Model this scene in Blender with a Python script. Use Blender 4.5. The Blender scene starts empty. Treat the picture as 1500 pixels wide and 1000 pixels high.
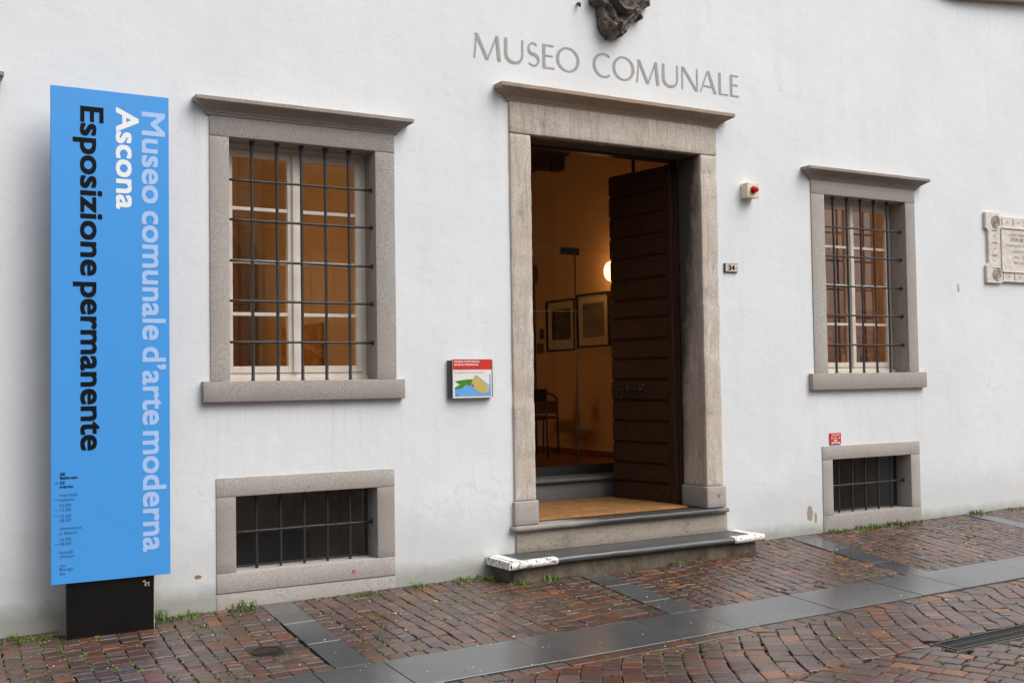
import bpy, bmesh, math, random
from mathutils import Vector, Matrix, noise
R = math.radians
random.seed(7)
sc = bpy.context.scene
col = sc.collection

# ---------------------------------------------------------------- camera, world, sun, exposure
def cam_matrix(yaw, pitch, roll):
    cy, sy = math.cos(yaw), math.sin(yaw); cp, sp = math.cos(pitch), math.sin(pitch)
    f = Vector((sy*cp, cy*cp, sp)); r = Vector((cy, -sy, 0)); u = r.cross(f)
    r2 = math.cos(roll)*r + math.sin(roll)*u
    u2 = -math.sin(roll)*r + math.cos(roll)*u
    m = Matrix((r2, u2, -f)).transposed().to_4x4()
    return m, r2, u2, f
CAM = Vector((0, -6.8045, 1.35)); FOC = 1640.0
cm, CR, CU, CF = cam_matrix(R(30.42005), R(1.98514), R(-0.84470))
cd = bpy.data.cameras.new('camera'); cam = bpy.data.objects.new('camera', cd); col.objects.link(cam)
cm.translation = CAM; cam.matrix_world = cm
cd.sensor_width = 36; cd.lens = FOC/1500*36; cd.clip_end = 500; cd.clip_start = .05
sc.camera = cam
def project(p):
    d = Vector(p)-CAM
    z = d.dot(CF)
    return 750+FOC*d.dot(CR)/z, 500-FOC*d.dot(CU)/z, z

SUN_DIR = Vector((.42, -.62, .95)).normalized()
w = bpy.data.worlds.new('World'); sc.world = w; w.use_nodes = True
nt = w.node_tree; bg = nt.nodes['Background']
sky = nt.nodes.new('ShaderNodeTexSky'); sky.sky_type = 'NISHITA'; sky.sun_disc = False
sky.sun_elevation = math.asin(SUN_DIR.z); sky.sun_rotation = math.atan2(SUN_DIR.x, SUN_DIR.y)
sky.dust_density = 4; sky.air_density = 1.0; sky.ozone_density = 1
hs = nt.nodes.new('ShaderNodeHueSaturation'); hs.inputs['Saturation'].default_value = .30
nt.links.new(sky.outputs[0], hs.inputs['Color']); nt.links.new(hs.outputs[0], bg.inputs[0])
bg.inputs[1].default_value = .15
sd = bpy.data.lights.new('sun', 'SUN'); so = bpy.data.objects.new('sun', sd); col.objects.link(so)
sd.energy = 1.3; sd.angle = R(50); sd.color = (1, .97, .93)
so.rotation_euler = SUN_DIR.to_track_quat('Z', 'Y').to_euler(); so.location = (0, 0, 20)
sc.view_settings.view_transform = 'Standard'; sc.view_settings.look = 'None'
sc.view_settings.gamma = 1; sc.view_settings.use_curve_mapping = False
sc.view_settings.exposure = 0.35
sc.render.engine = 'CYCLES'
sc.cycles.max_bounces = 8; sc.cycles.transparent_max_bounces = 12
sc.cycles.sample_clamp_indirect = 6

# ---------------------------------------------------------------- material helpers
class NT:
    def __init__(s, name):
        s.m = bpy.data.materials.new(name); s.m.use_nodes = True
        s.t = s.m.node_tree; s.b = s.t.nodes['Principled BSDF']; s.N = s.t.nodes; s.L = s.t.links
        s.tc = s.N.new('ShaderNodeTexCoord').outputs['Object']
        s.geo = s.N.new('ShaderNodeNewGeometry').outputs['Position']
    def noise(s, scale, detail=4, rough=.55, vec=None, stretch=None, dist=0):
        v = vec or s.geo
        if stretch:
            mp = s.N.new('ShaderNodeMapping'); mp.inputs['Scale'].default_value = stretch
            s.L.new(v, mp.inputs['Vector']); v = mp.outputs[0]
        n = s.N.new('ShaderNodeTexNoise'); n.inputs['Scale'].default_value = scale
        n.inputs['Detail'].default_value = detail; n.inputs['Roughness'].default_value = rough
        n.inputs['Distortion'].default_value = dist
        s.L.new(v, n.inputs['Vector']); return n.outputs['Fac']
    def ramp(s, fac, stops):
        r = s.N.new('ShaderNodeValToRGB'); cr = r.color_ramp
        while len(cr.elements) < len(stops): cr.elements.new(.5)
        for e, (p, c) in zip(cr.elements, stops):
            e.position = p; e.color = (c[0], c[1], c[2], 1) if hasattr(c, '__len__') else (c, c, c, 1)
        s.L.new(fac, r.inputs[0]); return r.outputs[0]
    def mix(s, fac, a, b, mode='MIX'):
        n = s.N.new('ShaderNodeMix'); n.data_type = 'RGBA'; n.blend_type = mode
        for sock, v in ((n.inputs[0], fac), (n.inputs[6], a), (n.inputs[7], b)):
            if hasattr(v, 'links') or hasattr(v, 'is_linked'): s.L.new(v, sock)
            elif hasattr(v, '__len__'): sock.default_value = (*v[:3], 1)
            else: sock.default_value = v
        return n.outputs[2]
    def math(s, op, a, b=0.0, clamp=False):
        n = s.N.new('ShaderNodeMath'); n.operation = op; n.use_clamp = clamp
        for sock, v in ((n.inputs[0], a), (n.inputs[1], b)):
            if isinstance(v, (int, float)): sock.default_value = v
            else: s.L.new(v, sock)
        return n.outputs[0]
    def xyz(s):
        n = s.N.new('ShaderNodeSeparateXYZ'); s.L.new(s.geo, n.inputs[0]); return n.outputs
    def bump(s, h, dist, strength=1, prev=None):
        n = s.N.new('ShaderNodeBump'); n.inputs['Distance'].default_value = dist; n.inputs['Strength'].default_value = strength
        s.L.new(h, n.inputs['Height'])
        if prev is not None: s.L.new(prev, n.inputs['Normal'])
        return n.outputs[0]
    def out(s, color=None, rough=None, normal=None, metal=None, spec=None):
        for k, v in (('Base Color', color), ('Roughness', rough), ('Normal', normal), ('Metallic', metal), ('Specular IOR Level', spec)):
            if v is None: continue
            i = s.b.inputs[k]
            if isinstance(v, (int, float)): i.default_value = v
            elif isinstance(v, tuple): i.default_value = (*v, 1)
            else: s.L.new(v, i)
        return s.m

def mat_plain(name, c, rough=.6, metal=0, var=.12, scale=30, bump=0.0):
    n = NT(name); f = n.noise(scale, 5)
    c2 = n.mix(f, tuple(x*(1-var) for x in c), tuple(min(1, x*(1+var)) for x in c))
    nb = n.bump(f, bump) if bump else None
    return n.out(c2, rough, nb, metal)

def mat_plaster():
    n = NT('plaster'); X, Y, Z = n.xyz()
    big = n.noise(.9, 5, .6); mid = n.noise(5, 5, .6); fine = n.noise(60, 5, .65); grain = n.noise(260, 2, .5)
    streak = n.noise(3.2, 4, .6, stretch=(2.2, 1, .25))
    c = n.mix(n.ramp(big, [(.3, 0.), (.7, 1.)]), (.70, .722, .738), (.772, .79, .798))
    c = n.mix(n.ramp(streak, [(.52, 0.), (.75, .35)]), c, (.66, .675, .68))
    c = n.mix(n.ramp(mid, [(.56, 0.), (.8, .35)]), c, (.64, .65, .64))
    # rain-splash dirt close to the pavement
    h = n.math('SUBTRACT', Z, n.math('MULTIPLY', n.noise(3.5, 6, .7), .55))
    d = n.ramp(h, [(-.0 if False else 0.0, 1.), (.30, 0.)])
    c = n.mix(n.math('MULTIPLY', d, .34), c, (.42, .42, .41))
    d2 = n.ramp(n.math('SUBTRACT', Z, n.math('MULTIPLY', n.noise(9, 4, .7), .12)), [(.0, 1.), (.10, 0.)])
    c = n.mix(n.math('MULTIPLY', d2, .7), c, (.25, .25, .20))
    spots = n.ramp(n.noise(22, 3, .5), [(.71, 0.), (.76, .6)])
    c = n.mix(n.math('MULTIPLY', spots, .5), c, (.5, .47, .42))
    # worn patches where the paint has come off, with their own outlines
    def patch(cx, cz, rx, rz, cc, c):
        dx = n.math('DIVIDE', n.math('SUBTRACT', X, cx), rx); dz = n.math('DIVIDE', n.math('SUBTRACT', Z, cz), rz)
        rr = n.math('ADD', n.math('MULTIPLY', dx, dx), n.math('MULTIPLY', dz, dz))
        rr = n.math('ADD', rr, n.math('MULTIPLY', n.math('SUBTRACT', n.noise(26, 4, .6), .5), 2.6))
        return n.mix(n.ramp(rr, [(.80, 1.), (.95, 0.)]), c, cc)
    c = patch(6.835, .21, .035, .07, (.34, .29, .23), c)
    c = patch(6.90, .17, .018, .045, (.36, .31, .25), c)
    c = patch(1.783, .195, .022, .014, (.30, .19, .10), c)
    # runs below the sills
    run = n.ramp(n.noise(7, 4, .7, stretch=(4, 1, .12)), [(.50, 0.), (.66, 1.)])
    for xa_, xb_, zt_ in ((1.80, 3.15, 1.245), (6.86, 8.28, 1.232), (3.9, 6.0, .30), (9.15, 10.4, 2.2), (1.75, 1.9, 3.05), (3.86, 3.99, 3.4), (8.8, 12., 4.85)):
        mx_k = n.math('MULTIPLY', n.math('GREATER_THAN', X, xa_), n.math('LESS_THAN', X, xb_))
        mz_k = n.ramp(n.math('SUBTRACT', zt_, Z), [(0., 0.), (.004, 1.), (.55, 0.)])
        c = n.mix(n.math('MULTIPLY', n.math('MULTIPLY', mx_k, mz_k), n.math('MULTIPLY', run, .18)), c, (.40, .38, .34))
    vo = n.N.new('ShaderNodeTexVoronoi'); vo.feature = 'DISTANCE_TO_EDGE'; vo.inputs['Scale'].default_value = .8
    dv = n.N.new('ShaderNodeVectorMath'); dv.operation = 'MULTIPLY_ADD'; nn = n.N.new('ShaderNodeTexNoise'); nn.inputs['Scale'].default_value = 3.5; nn.inputs['Detail'].default_value = 6
    n.L.new(n.geo, nn.inputs['Vector']); n.L.new(nn.outputs['Color'], dv.inputs[0]); dv.inputs[1].default_value = (.5, .5, .5); n.L.new(n.geo, dv.inputs[2]); n.L.new(dv.outputs[0], vo.inputs['Vector'])
    crack = n.math('MULTIPLY', n.ramp(vo.outputs['Distance'], [(.0, 1.), (.0035, 0.)]), n.ramp(n.noise(.9, 3, .5), [(.55, 0.), (.62, 1.)]))
    c = n.mix(n.math('MULTIPLY', crack, .35), c, (.42, .42, .41))
    nb = n.bump(n.noise(1.6, 3, .5), .022, .4)
    nb = n.bump(n.noise(7, 4, .6, stretch=(.7, 1, 2.6)), .003, .4, nb)
    nb = n.bump(n.noise(9, 4, .6), .004, .5, nb)
    nb = n.bump(fine, .0015, .75, nb); nb = n.bump(grain, .0006, .8, nb)
    return n.out(c, .82, nb, spec=.25)

def mat_stone(name, dark, light, speck=230, stain=0.0, streaky=False, rough=.8, warm=None):
    n = NT(name)
    sp = n.noise(speck, 3, .7); md = n.noise(7, 5, .6); bigp = n.noise(2.2, 4, .6)
    c = n.mix(n.ramp(sp, [(.38, 0.), (.62, 1.)]), dark, light)
    sp2 = n.noise(speck*.45, 4, .75)
    c = n.mix(n.ramp(sp2, [(.56, 0.), (.68, .55)]), c, tuple(x*.55 for x in dark))
    c = n.mix(n.ramp(sp2, [(.30, .5), (.42, 0.)]), c, tuple(min(.8, x*1.35) for x in light))
    c = n.mix(n.ramp(md, [(.35, 0.), (.7, .55)]), c, tuple(x*.80 for x in light))
    if warm: c = n.mix(n.ramp(bigp, [(.4, 0.), (.65, .7)]), c, warm)
    if streaky:
        s = n.noise(5, 5, .65, stretch=(6, 6, .7), dist=.4)
        c = n.mix(n.ramp(s, [(.5, 0.), (.72, .6)]), c, tuple(x*.62 for x in dark))
    if streaky:
        s3 = n.noise(2.2, 6, .75, stretch=(5, 5, .9), dist=.8)
        c = n.mix(n.ramp(s3, [(.30, .65), (.45, 0.)]), c, tuple(min(.85, x*1.12) for x in light))
        c = n.mix(n.ramp(n.noise(14, 5, .75), [(.58, 0.), (.70, .45)]), c, (.20, .165, .13))
    if streaky:      # soot patina plus painted-in shade of the door reveal, ragged towards the outer arris
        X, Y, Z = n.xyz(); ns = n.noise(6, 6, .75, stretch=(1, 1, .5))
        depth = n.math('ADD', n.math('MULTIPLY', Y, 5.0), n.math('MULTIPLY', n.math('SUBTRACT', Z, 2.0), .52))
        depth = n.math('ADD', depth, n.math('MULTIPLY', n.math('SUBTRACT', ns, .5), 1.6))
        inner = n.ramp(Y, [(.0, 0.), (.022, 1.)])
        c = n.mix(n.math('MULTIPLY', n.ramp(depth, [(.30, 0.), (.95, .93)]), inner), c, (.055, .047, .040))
    if stain:
        s2 = n.noise(3.0, 6, .7, dist=.6)
        c = n.mix(n.ramp(s2, [(.55, 0.), (.72, stain)]), c, (.09, .08, .07))
    oi = n.N.new('ShaderNodeObjectInfo')
    k = n.math('ADD', n.math('MULTIPLY', oi.outputs['Random'], .22), .86)
    cb = n.N.new('ShaderNodeCombineXYZ')
    for q in range(3): n.L.new(k, cb.inputs[q])
    c = n.mix(1.0, c, cb.outputs[0], 'MULTIPLY')
    drk = n.ramp(n.noise(11, 6, .75, dist=.5), [(.60, 0.), (.74, .35)])
    c = n.mix(drk, c, tuple(x*.5 for x in dark))
    nb = n.bump(n.noise(60, 4, .7), .003, .9); nb = n.bump(sp, .0014, .9, nb)
    return n.out(c, rough, nb, spec=.3)

def mat_wet_slate(name='wet_slate', base=.06, r0=.08, r1=.22):
    n = NT(name); a = n.noise(2.5, 5, .65); b = n.noise(90, 4, .6); p = n.noise(1.1, 4, .6)
    c = n.mix(a, (base*.75, base*.8, base*.85), (base*1.5, base*1.55, base*1.6))
    c = n.mix(n.ramp(b, [(.4, 0.), (.7, .35)]), c, (base*2.3,)*3)
    c = n.mix(n.ramp(n.noise(1.7, 6, .75, dist=.8), [(.55, 0.), (.75, .5)]), c, (base*2.6,)*3)
    r = n.math('ADD', n.ramp(p, [(.35, r0), (.65, r1)]), n.math('MULTIPLY', b, .08))
    nb = n.bump(n.noise(5, 3, .5), .002, .4); nb = n.bump(b, .0005, .6, nb)
    return n.out(c, r, nb, spec=.85)

def _flat(m):
    m.node_tree.nodes['Principled BSDF'].inputs['Specular IOR Level'].default_value = .12

def mat_cobble():
    n = NT('porphyry'); at = n.N.new('ShaderNodeAttribute'); at.attribute_name = 'Col'
    f = n.noise(45, 5, .7); g = n.noise(160, 3, .6)
    c = n.mix(f, (.55, .55, .55), (1.35, 1.3, 1.25))
    c = n.mix(1.0, at.outputs['Color'], c, 'MULTIPLY')
    c = n.mix(n.ramp(g, [(.6, 0.), (.8, .25)]), c, (.30, .22, .19))
    pud = n.noise(1.5, 4, .65)
    r = n.math('ADD', n.ramp(pud, [(.35, .12), (.65, .28)]), n.math('MULTIPLY', f, .10))
    nb = n.bump(n.noise(26, 4, .65), .004, .7); nb = n.bump(g, .0013, .9, nb)
    return n.out(c, r, nb, spec=.6)

def mat_wood(name, dark, light, axis='X', rough=.4):
    n = NT(name); st = {'X': (1.2, 22, 22), 'Z': (22, 22, 1.2), 'Y': (22, 1.2, 22)}[axis]
    g = n.noise(4, 6, .65, stretch=st, dist=.3)
    c = n.mix(n.ramp(g, [(.3, 0.), (.7, 1.)]), dark, light)
    return n.out(c, rough, n.bump(g, .0012, .8), spec=.35)

def mat_glass():
    n = NT('window_glass'); n.N.remove(n.b)
    tr = n.N.new('ShaderNodeBsdfTransparent'); tr.inputs[0].default_value = (.93, .95, .94, 1)
    gl = n.N.new('ShaderNodeBsdfGlossy'); gl.inputs['Roughness'].default_value = .0
    nb = n.bump(n.noise(3, 2, .5), .0015, .5)
    n.L.new(nb, gl.inputs['Normal'])
    fr = n.N.new('ShaderNodeFresnel'); fr.inputs['IOR'].default_value = 1.85
    mx = n.N.new('ShaderNodeMixShader'); n.L.new(fr.outputs[0], mx.inputs[0])
    n.L.new(tr.outputs[0], mx.inputs[1]); n.L.new(gl.outputs[0], mx.inputs[2])
    n.L.new(mx.outputs[0], n.N['Material Output'].inputs[0]); return n.m

def mat_emit(name, c, s):
    n = NT(name); n.b.inputs['Emission Color'].default_value = (*c, 1); n.b.inputs['Emission Strength'].default_value = s
    n.b.inputs['Base Color'].default_value = (*c, 1); return n.m

M = {}
M['plaster'] = mat_plaster()
M['granite'] = mat_stone('grey_granite', (.26, .24, .222), (.50, .465, .435), 150, warm=(.37, .33, .29))
M['granite_cornice'] = mat_stone('weathered_cornice_stone', (.20, .17, .145), (.40, .345, .30), 170, stain=.30)
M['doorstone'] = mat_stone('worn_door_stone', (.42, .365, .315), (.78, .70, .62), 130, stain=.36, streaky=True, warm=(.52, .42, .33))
M['doorcornice'] = mat_stone('door_cornice_stone', (.20, .155, .115), (.46, .36, .275), 130, stain=.5, warm=(.36, .265, .19))
M['stepstone'] = mat_stone('step_riser_stone', (.24, .205, .17), (.48, .42, .35), 120, stain=.7)
M['dirtystone'] = mat_stone('damp_step_body_stone', (.13, .10, .075), (.30, .25, .19), 80, stain=.9)
def mat_damp():
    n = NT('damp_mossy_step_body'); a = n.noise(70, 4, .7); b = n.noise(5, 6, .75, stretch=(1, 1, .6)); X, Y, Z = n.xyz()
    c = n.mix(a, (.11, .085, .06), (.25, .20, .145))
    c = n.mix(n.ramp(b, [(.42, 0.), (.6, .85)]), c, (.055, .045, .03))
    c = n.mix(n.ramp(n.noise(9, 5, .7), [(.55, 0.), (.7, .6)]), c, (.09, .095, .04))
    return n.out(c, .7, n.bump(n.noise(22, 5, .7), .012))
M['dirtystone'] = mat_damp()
M['slate'] = mat_wet_slate()
M['tread'] = mat_wet_slate('wet_step_slate', .05, .35, .6)
M['cobble'] = mat_cobble()
M['whitepaint'] = mat_stone('chipped_white_paint', (.16, .15, .14), (.82, .80, .77), 34, rough=.6)
def mat_chipped():
    n = NT('chipped_white_edge_paint'); f = n.noise(32, 7, .8)
    c = n.mix(n.ramp(f, [(.435, 0.), (.46, 1.)]), (.13, .12, .11), (.80, .79, .76))
    return n.out(c, .6, n.bump(f, .003))
M['whitepaint'] = mat_chipped()
M['earth'] = mat_plain('joint_earth', (.035, .032, .022), .8, var=.5, scale=25, bump=.004)
M['iron'] = mat_plain('dark_painted_iron', (.030, .030, .031), .45, var=.4, scale=60, bump=.0008)
M['cream'] = mat_plain('cream_painted_wood', (.74, .67, .58), .5, var=.08, scale=12, bump=.0006)
M['glass'] = mat_glass()
M['doorwood'] = mat_wood('dark_stained_door_wood', (.020, .0085, .004), (.075, .033, .017), 'Y', .42)
M['doorstile'] = mat_wood('dark_stained_door_stile', (.018, .008, .004), (.065, .029, .016), 'Z', .42)
M['warmwall'] = mat_plain('warm_interior_plaster', (.72, .60, .44), .9, var=.05, scale=2)
M['hallwall'] = mat_plain('orange_lit_hall_plaster', (.74, .52, .31), .9, var=.08, scale=3)
M['greywall'] = mat_plain('grey_interior_plaster', (.55, .50, .45), .9, var=.05, scale=2)
M['terracotta'] = mat_plain('terracotta_floor', (.22, .06, .03), .35, var=.2, scale=8)
M['ceilwood'] = mat_wood('dark_ceiling_wood', (.02, .012, .008), (.05, .03, .02), 'X', .7)
def mat_coir():
    n = NT('coir_mat_fibre'); a = n.noise(120, 4, .7); b = n.noise(6, 5, .7)
    c = n.mix(n.ramp(a, [(.35, 0.), (.65, 1.)]), (.16, .075, .025), (.50, .26, .10))
    c = n.mix(n.ramp(b, [(.42, 0.), (.68, .65)]), c, (.15, .08, .035))
    return n.out(c, .95, n.bump(a, .008), spec=.1)
M['coir'] = mat_coir()
M['black'] = mat_plain('black_gloss_panel', (.006, .006, .006), .22, var=.5, scale=40, bump=.0006)
M['blackedge'] = mat_plain('grey_metal_edge', (.10, .10, .10), .4, metal=.3)
M['blue'] = mat_plain('banner_blue', (.068, .335, .80), .30, var=.03, scale=2.5)
M['t_black'] = mat_plain('black_lettering', (.006, .007, .010), .7, var=.1)
_flat(M['t_black'])
M['t_navy'] = mat_plain('navy_lettering', (.03, .10, .25), .45, var=.1)
M['t_white'] = mat_plain('white_lettering', (.86, .87, .88), .45, var=.02)
M['t_pale'] = mat_plain('pale_blue_lettering', (.40, .58, .90), .45, var=.02)
M['t_grey'] = mat_plain('faded_grey_wall_lettering', (.36, .345, .335), .8, var=.25, scale=25)
M['white'] = mat_plain('white_sign_face', (.80, .77, .74), .4, var=.02)
M['red'] = mat_plain('red_sign_face', (.60, .035, .02), .4, var=.04)
M['mapblue'] = mat_plain('map_blue', (.14, .38, .80), .4, var=.04)
M['mapgreen'] = mat_plain('map_green', (.05, .26, .02), .4, var=.15)
M['maptan'] = mat_plain('map_tan', (.55, .45, .13), .4, var=.25, scale=90)
M['darkmetal'] = mat_plain('dark_grey_metal', (.05, .05, .048), .4, var=.1)
M['ivory'] = mat_plain('ivory_plastic', (.72, .68, .50), .4, var=.03)
M['redlens'] = mat_plain('red_lamp_lens', (.55, .01, .01), .15, var=.05)
M['enamel'] = mat_plain('beige_number_tile', (.60, .50, .42), .5, var=.08)
M['marble'] = mat_stone('pale_marble', (.60, .54, .47), (.78, .73, .67), 20, rough=.6)
M['engraved'] = mat_plain('dark_engraved_letters', (.20, .17, .14), .8, var=.3, scale=60)
M['bronze'] = mat_stone('dark_carved_stone', (.045, .035, .027), (.17, .14, .115), 60, rough=.33)
M['grass'] = mat_plain('grass_blades', (.115, .185, .032), .6, var=.4, scale=20)
M['moss'] = mat_plain('joint_moss', (.13, .155, .038), .8, var=.5, scale=30)
M['grit'] = mat_plain('grit_and_crumbs', (.10, .075, .055), .8, var=.7, scale=70)
M['petal'] = mat_plain('pale_petals', (.80, .76, .72), .6)
M['butt'] = mat_plain('cigarette_filter', (.62, .30, .12), .8)
M['paper'] = mat_plain('cigarette_paper', (.8, .78, .72), .8)
M['castiron'] = mat_plain('rusty_cast_iron', (.035, .024, .020), .35, var=.4, scale=80, bump=.001)
M['concrete'] = mat_plain('wet_concrete', (.12, .10, .092), .35, var=.4, scale=40, bump=.003)
M['drain'] = mat_plain('drain_iron', (.045, .045, .045), .35, metal=.5, var=.3)
M['frameblk'] = mat_plain('black_picture_frame', (.01, .008, .007), .4)
M['mat_board'] = mat_plain('picture_mat_board', (.66, .60, .50), .8)
def mat_paint(name, a, b, c, sc_, st=(1, 1, 1)):
    n = NT(name); f = n.noise(sc_, 5, .6, stretch=st, dist=1.2); g = n.noise(sc_*3, 4, .6)
    k = n.ramp(f, [(.3, a), (.5, b), (.7, c)])
    return n.out(n.mix(n.math('MULTIPLY', g, .4), k, b), .6)
M['art_dark'] = mat_paint('dark_engraving_print', (.02, .018, .015), (.07, .06, .05), (.22, .19, .15), 7, (1, 1.5, .8))
M['art_land'] = mat_paint('landscape_print', (.10, .10, .09), (.24, .22, .19), (.38, .33, .27), 4, (1, .5, 2))
M['art_abs'] = mat_paint('striped_abstract_canvas', (.30, .12, .03), (.55, .32, .12), (.85, .72, .45), 2.2, (1, 1, 3.2))
M['shutter'] = mat_wood('brown_shutter_wood', (.05, .03, .02), (.10, .06, .04), 'X')
M['ochre'] = mat_plain('ochre_opposite_plaster', (.58, .50, .40), .9, var=.08, scale=1.5)
M['roof'] = mat_plain('roof_tiles', (.20, .09, .06), .8, var=.3, scale=10)
M['globe'] = mat_emit('glowing_lamp_globe', (1, .58, .24), 3.2)
M['ceil_globe'] = mat_emit('glowing_ceiling_globe', (1, .62, .28), 12)

# ---------------------------------------------------------------- mesh helpers
class MB:
    def __init__(s): s.v = []; s.f = []; s.c = []
    def add(s, vs, fs, c=None):
        o = len(s.v); s.v += [tuple(v) for v in vs]; s.f += [tuple(i+o for i in f) for f in fs]
        s.c += [c]*len(fs); return s
    def box(s, x0, x1, y0, y1, z0, z1):
        v = [(x0, y0, z0), (x1, y0, z0), (x1, y1, z0), (x0, y1, z0), (x0, y0, z1), (x1, y0, z1), (x1, y1, z1), (x0, y1, z1)]
        return s.add(v, [(0, 3, 2, 1), (4, 5, 6, 7), (0, 1, 5, 4), (1, 2, 6, 5), (2, 3, 7, 6), (3, 0, 4, 7)])
    def tube(s, pts, r, n=8, cap=True):
        pts = [Vector(p) for p in pts]; rs = r if hasattr(r, '__len__') else [r]*len(pts)
        vs, fs = [], []; up = Vector((0.3, .2, 1)).normalized()
        for i, p in enumerate(pts):
            d = (pts[min(i+1, len(pts)-1)]-pts[max(i-1, 0)]).normalized()
            a = d.cross(up if abs(d.dot(up)) < .95 else Vector((1, 0, 0))).normalized(); b = d.cross(a)
            for k in range(n):
                t = 2*math.pi*k/n; vs.append(p+rs[i]*(math.cos(t)*a+math.sin(t)*b))
        for i in range(len(pts)-1):
            for k in range(n):
                fs.append((i*n+k, i*n+(k+1) % n, (i+1)*n+(k+1) % n, (i+1)*n+k))
        if cap: fs += [tuple(range(n))[::-1], tuple(range((len(pts)-1)*n, len(pts)*n))]
        return s.add(vs, fs)
    def sphere(s, c, rx, ry, rz, nu=16, nv=10):
        vs, fs = [], []
        for j in range(nv+1):
            ph = math.pi*j/nv
            for i in range(nu):
                th = 2*math.pi*i/nu
                vs.append((c[0]+rx*math.sin(ph)*math.cos(th), c[1]+ry*math.sin(ph)*math.sin(th), c[2]+rz*math.cos(ph)))
        for j in range(nv):
            for i in range(nu):
                fs.append((j*nu+i, (j+1)*nu+i, (j+1)*nu+(i+1) % nu, j*nu+(i+1) % nu))
        return s.add(vs, fs)
    def prism(s, poly, y0, y1):       # poly of (x,z), extruded in y
        n = len(poly); vs = [(x, y0, z) for x, z in poly]+[(x, y1, z) for x, z in poly]
        return s.add(vs, [tuple(range(n)), tuple(range(2*n-1, n-1, -1))]+[(i, i+n, (i+1) % n+n, (i+1) % n) for i in range(n)])
    def build(s, name, mat, parent=None, smooth=False, normals=True, bevel=0, merge=False):
        me = bpy.data.meshes.new(name); me.from_pydata(s.v, [], s.f)
        if normals or bevel or merge:
            bm = bmesh.new(); bm.from_mesh(me)
            if merge: bmesh.ops.remove_doubles(bm, verts=bm.verts, dist=1e-5)
            if normals: bmesh.ops.recalc_face_normals(bm, faces=bm.faces)
            if bevel: bmesh.ops.bevel(bm, geom=list(bm.edges), offset=bevel, segments=2, affect='EDGES', profile=.5)
            bm.to_mesh(me); bm.free()
        if smooth: me.polygons.foreach_set('use_smooth', [True]*len(me.polygons))
        me.materials.append(mat if not isinstance(mat, str) else M[mat])
        return link(name, me, parent)
def link(name, me, parent=None):
    o = bpy.data.objects.new(name, me); col.objects.link(o)
    if parent is not None: set_parent(o, parent)
    return o
def set_parent(o, p):
    o.parent = p
    root = p; loc = Vector((0, 0, 0))
    while root is not None: loc += root.location; root = root.parent
    if o.type != 'EMPTY' or True: o.location = o.location-loc
def tag(o, label=None, cat=None, group=None, kind=None):
    for k, v in (('label', label), ('category', cat), ('group', group), ('kind', kind)):
        if v: o[k] = v
    return o
def empty(name, loc=(0, 0, 0), **kw):
    o = bpy.data.objects.new(name, None); o.location = loc; o.empty_display_size = .1; col.objects.link(o); return tag(o, **kw)

def stone(x0, x1, y0, y1, z0, z1, jit=.0015, bev=.004, step=.08, fr=14):
    """a cut stone: subdivided box, softened arrises, slightly uneven faces"""
    bm = bmesh.new()
    nx, ny, nz = (max(1, round((b-a)/step)) for a, b in ((x0, x1), (y0, y1), (z0, z1)))
    def grid(o, du, dv, nu, nv):
        vs = [[bm.verts.new(Vector(o)+Vector(du)*(i/nu)+Vector(dv)*(j/nv)) for j in range(nv+1)] for i in range(nu+1)]
        for i in range(nu):
            for j in range(nv): bm.faces.new((vs[i][j], vs[i+1][j], vs[i+1][j+1], vs[i][j+1]))
    X, Y, Z = (x1-x0, 0, 0), (0, y1-y0, 0), (0, 0, z1-z0)
    grid((x0, y0, z0), X, Z, nx, nz); grid((x0, y1, z0), X, Z, nx, nz)
    grid((x0, y0, z0), Y, Z, ny, nz); grid((x1, y0, z0), Y, Z, ny, nz)
    grid((x0, y0, z0), X, Y, nx, ny); grid((x0, y0, z1), X, Y, nx, ny)
    bmesh.ops.remove_doubles(bm, verts=bm.verts, dist=1e-5)
    bmesh.ops.recalc_face_normals(bm, faces=bm.faces)
    es = [e for e in bm.edges if len(e.link_faces) == 2 and e.calc_face_angle() > .5]
    bmesh.ops.bevel(bm, geom=es, offset=bev, segments=2, affect='EDGES', profile=.5)
    for v in bm.verts:
        v.co += noise.noise_vector(v.co*fr*2)*jit*.45 + noise.noise_vector(v.co*2)*jit*.5
    return bm
def bm_obj(bm, name, mat, parent=None, smooth=True):
    me = bpy.data.meshes.new(name); bm.to_mesh(me); bm.free()
    me.polygons.foreach_set('use_smooth', [smooth]*len(me.polygons))
    me.materials.append(M[mat]); return link(name, me, parent)

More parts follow.
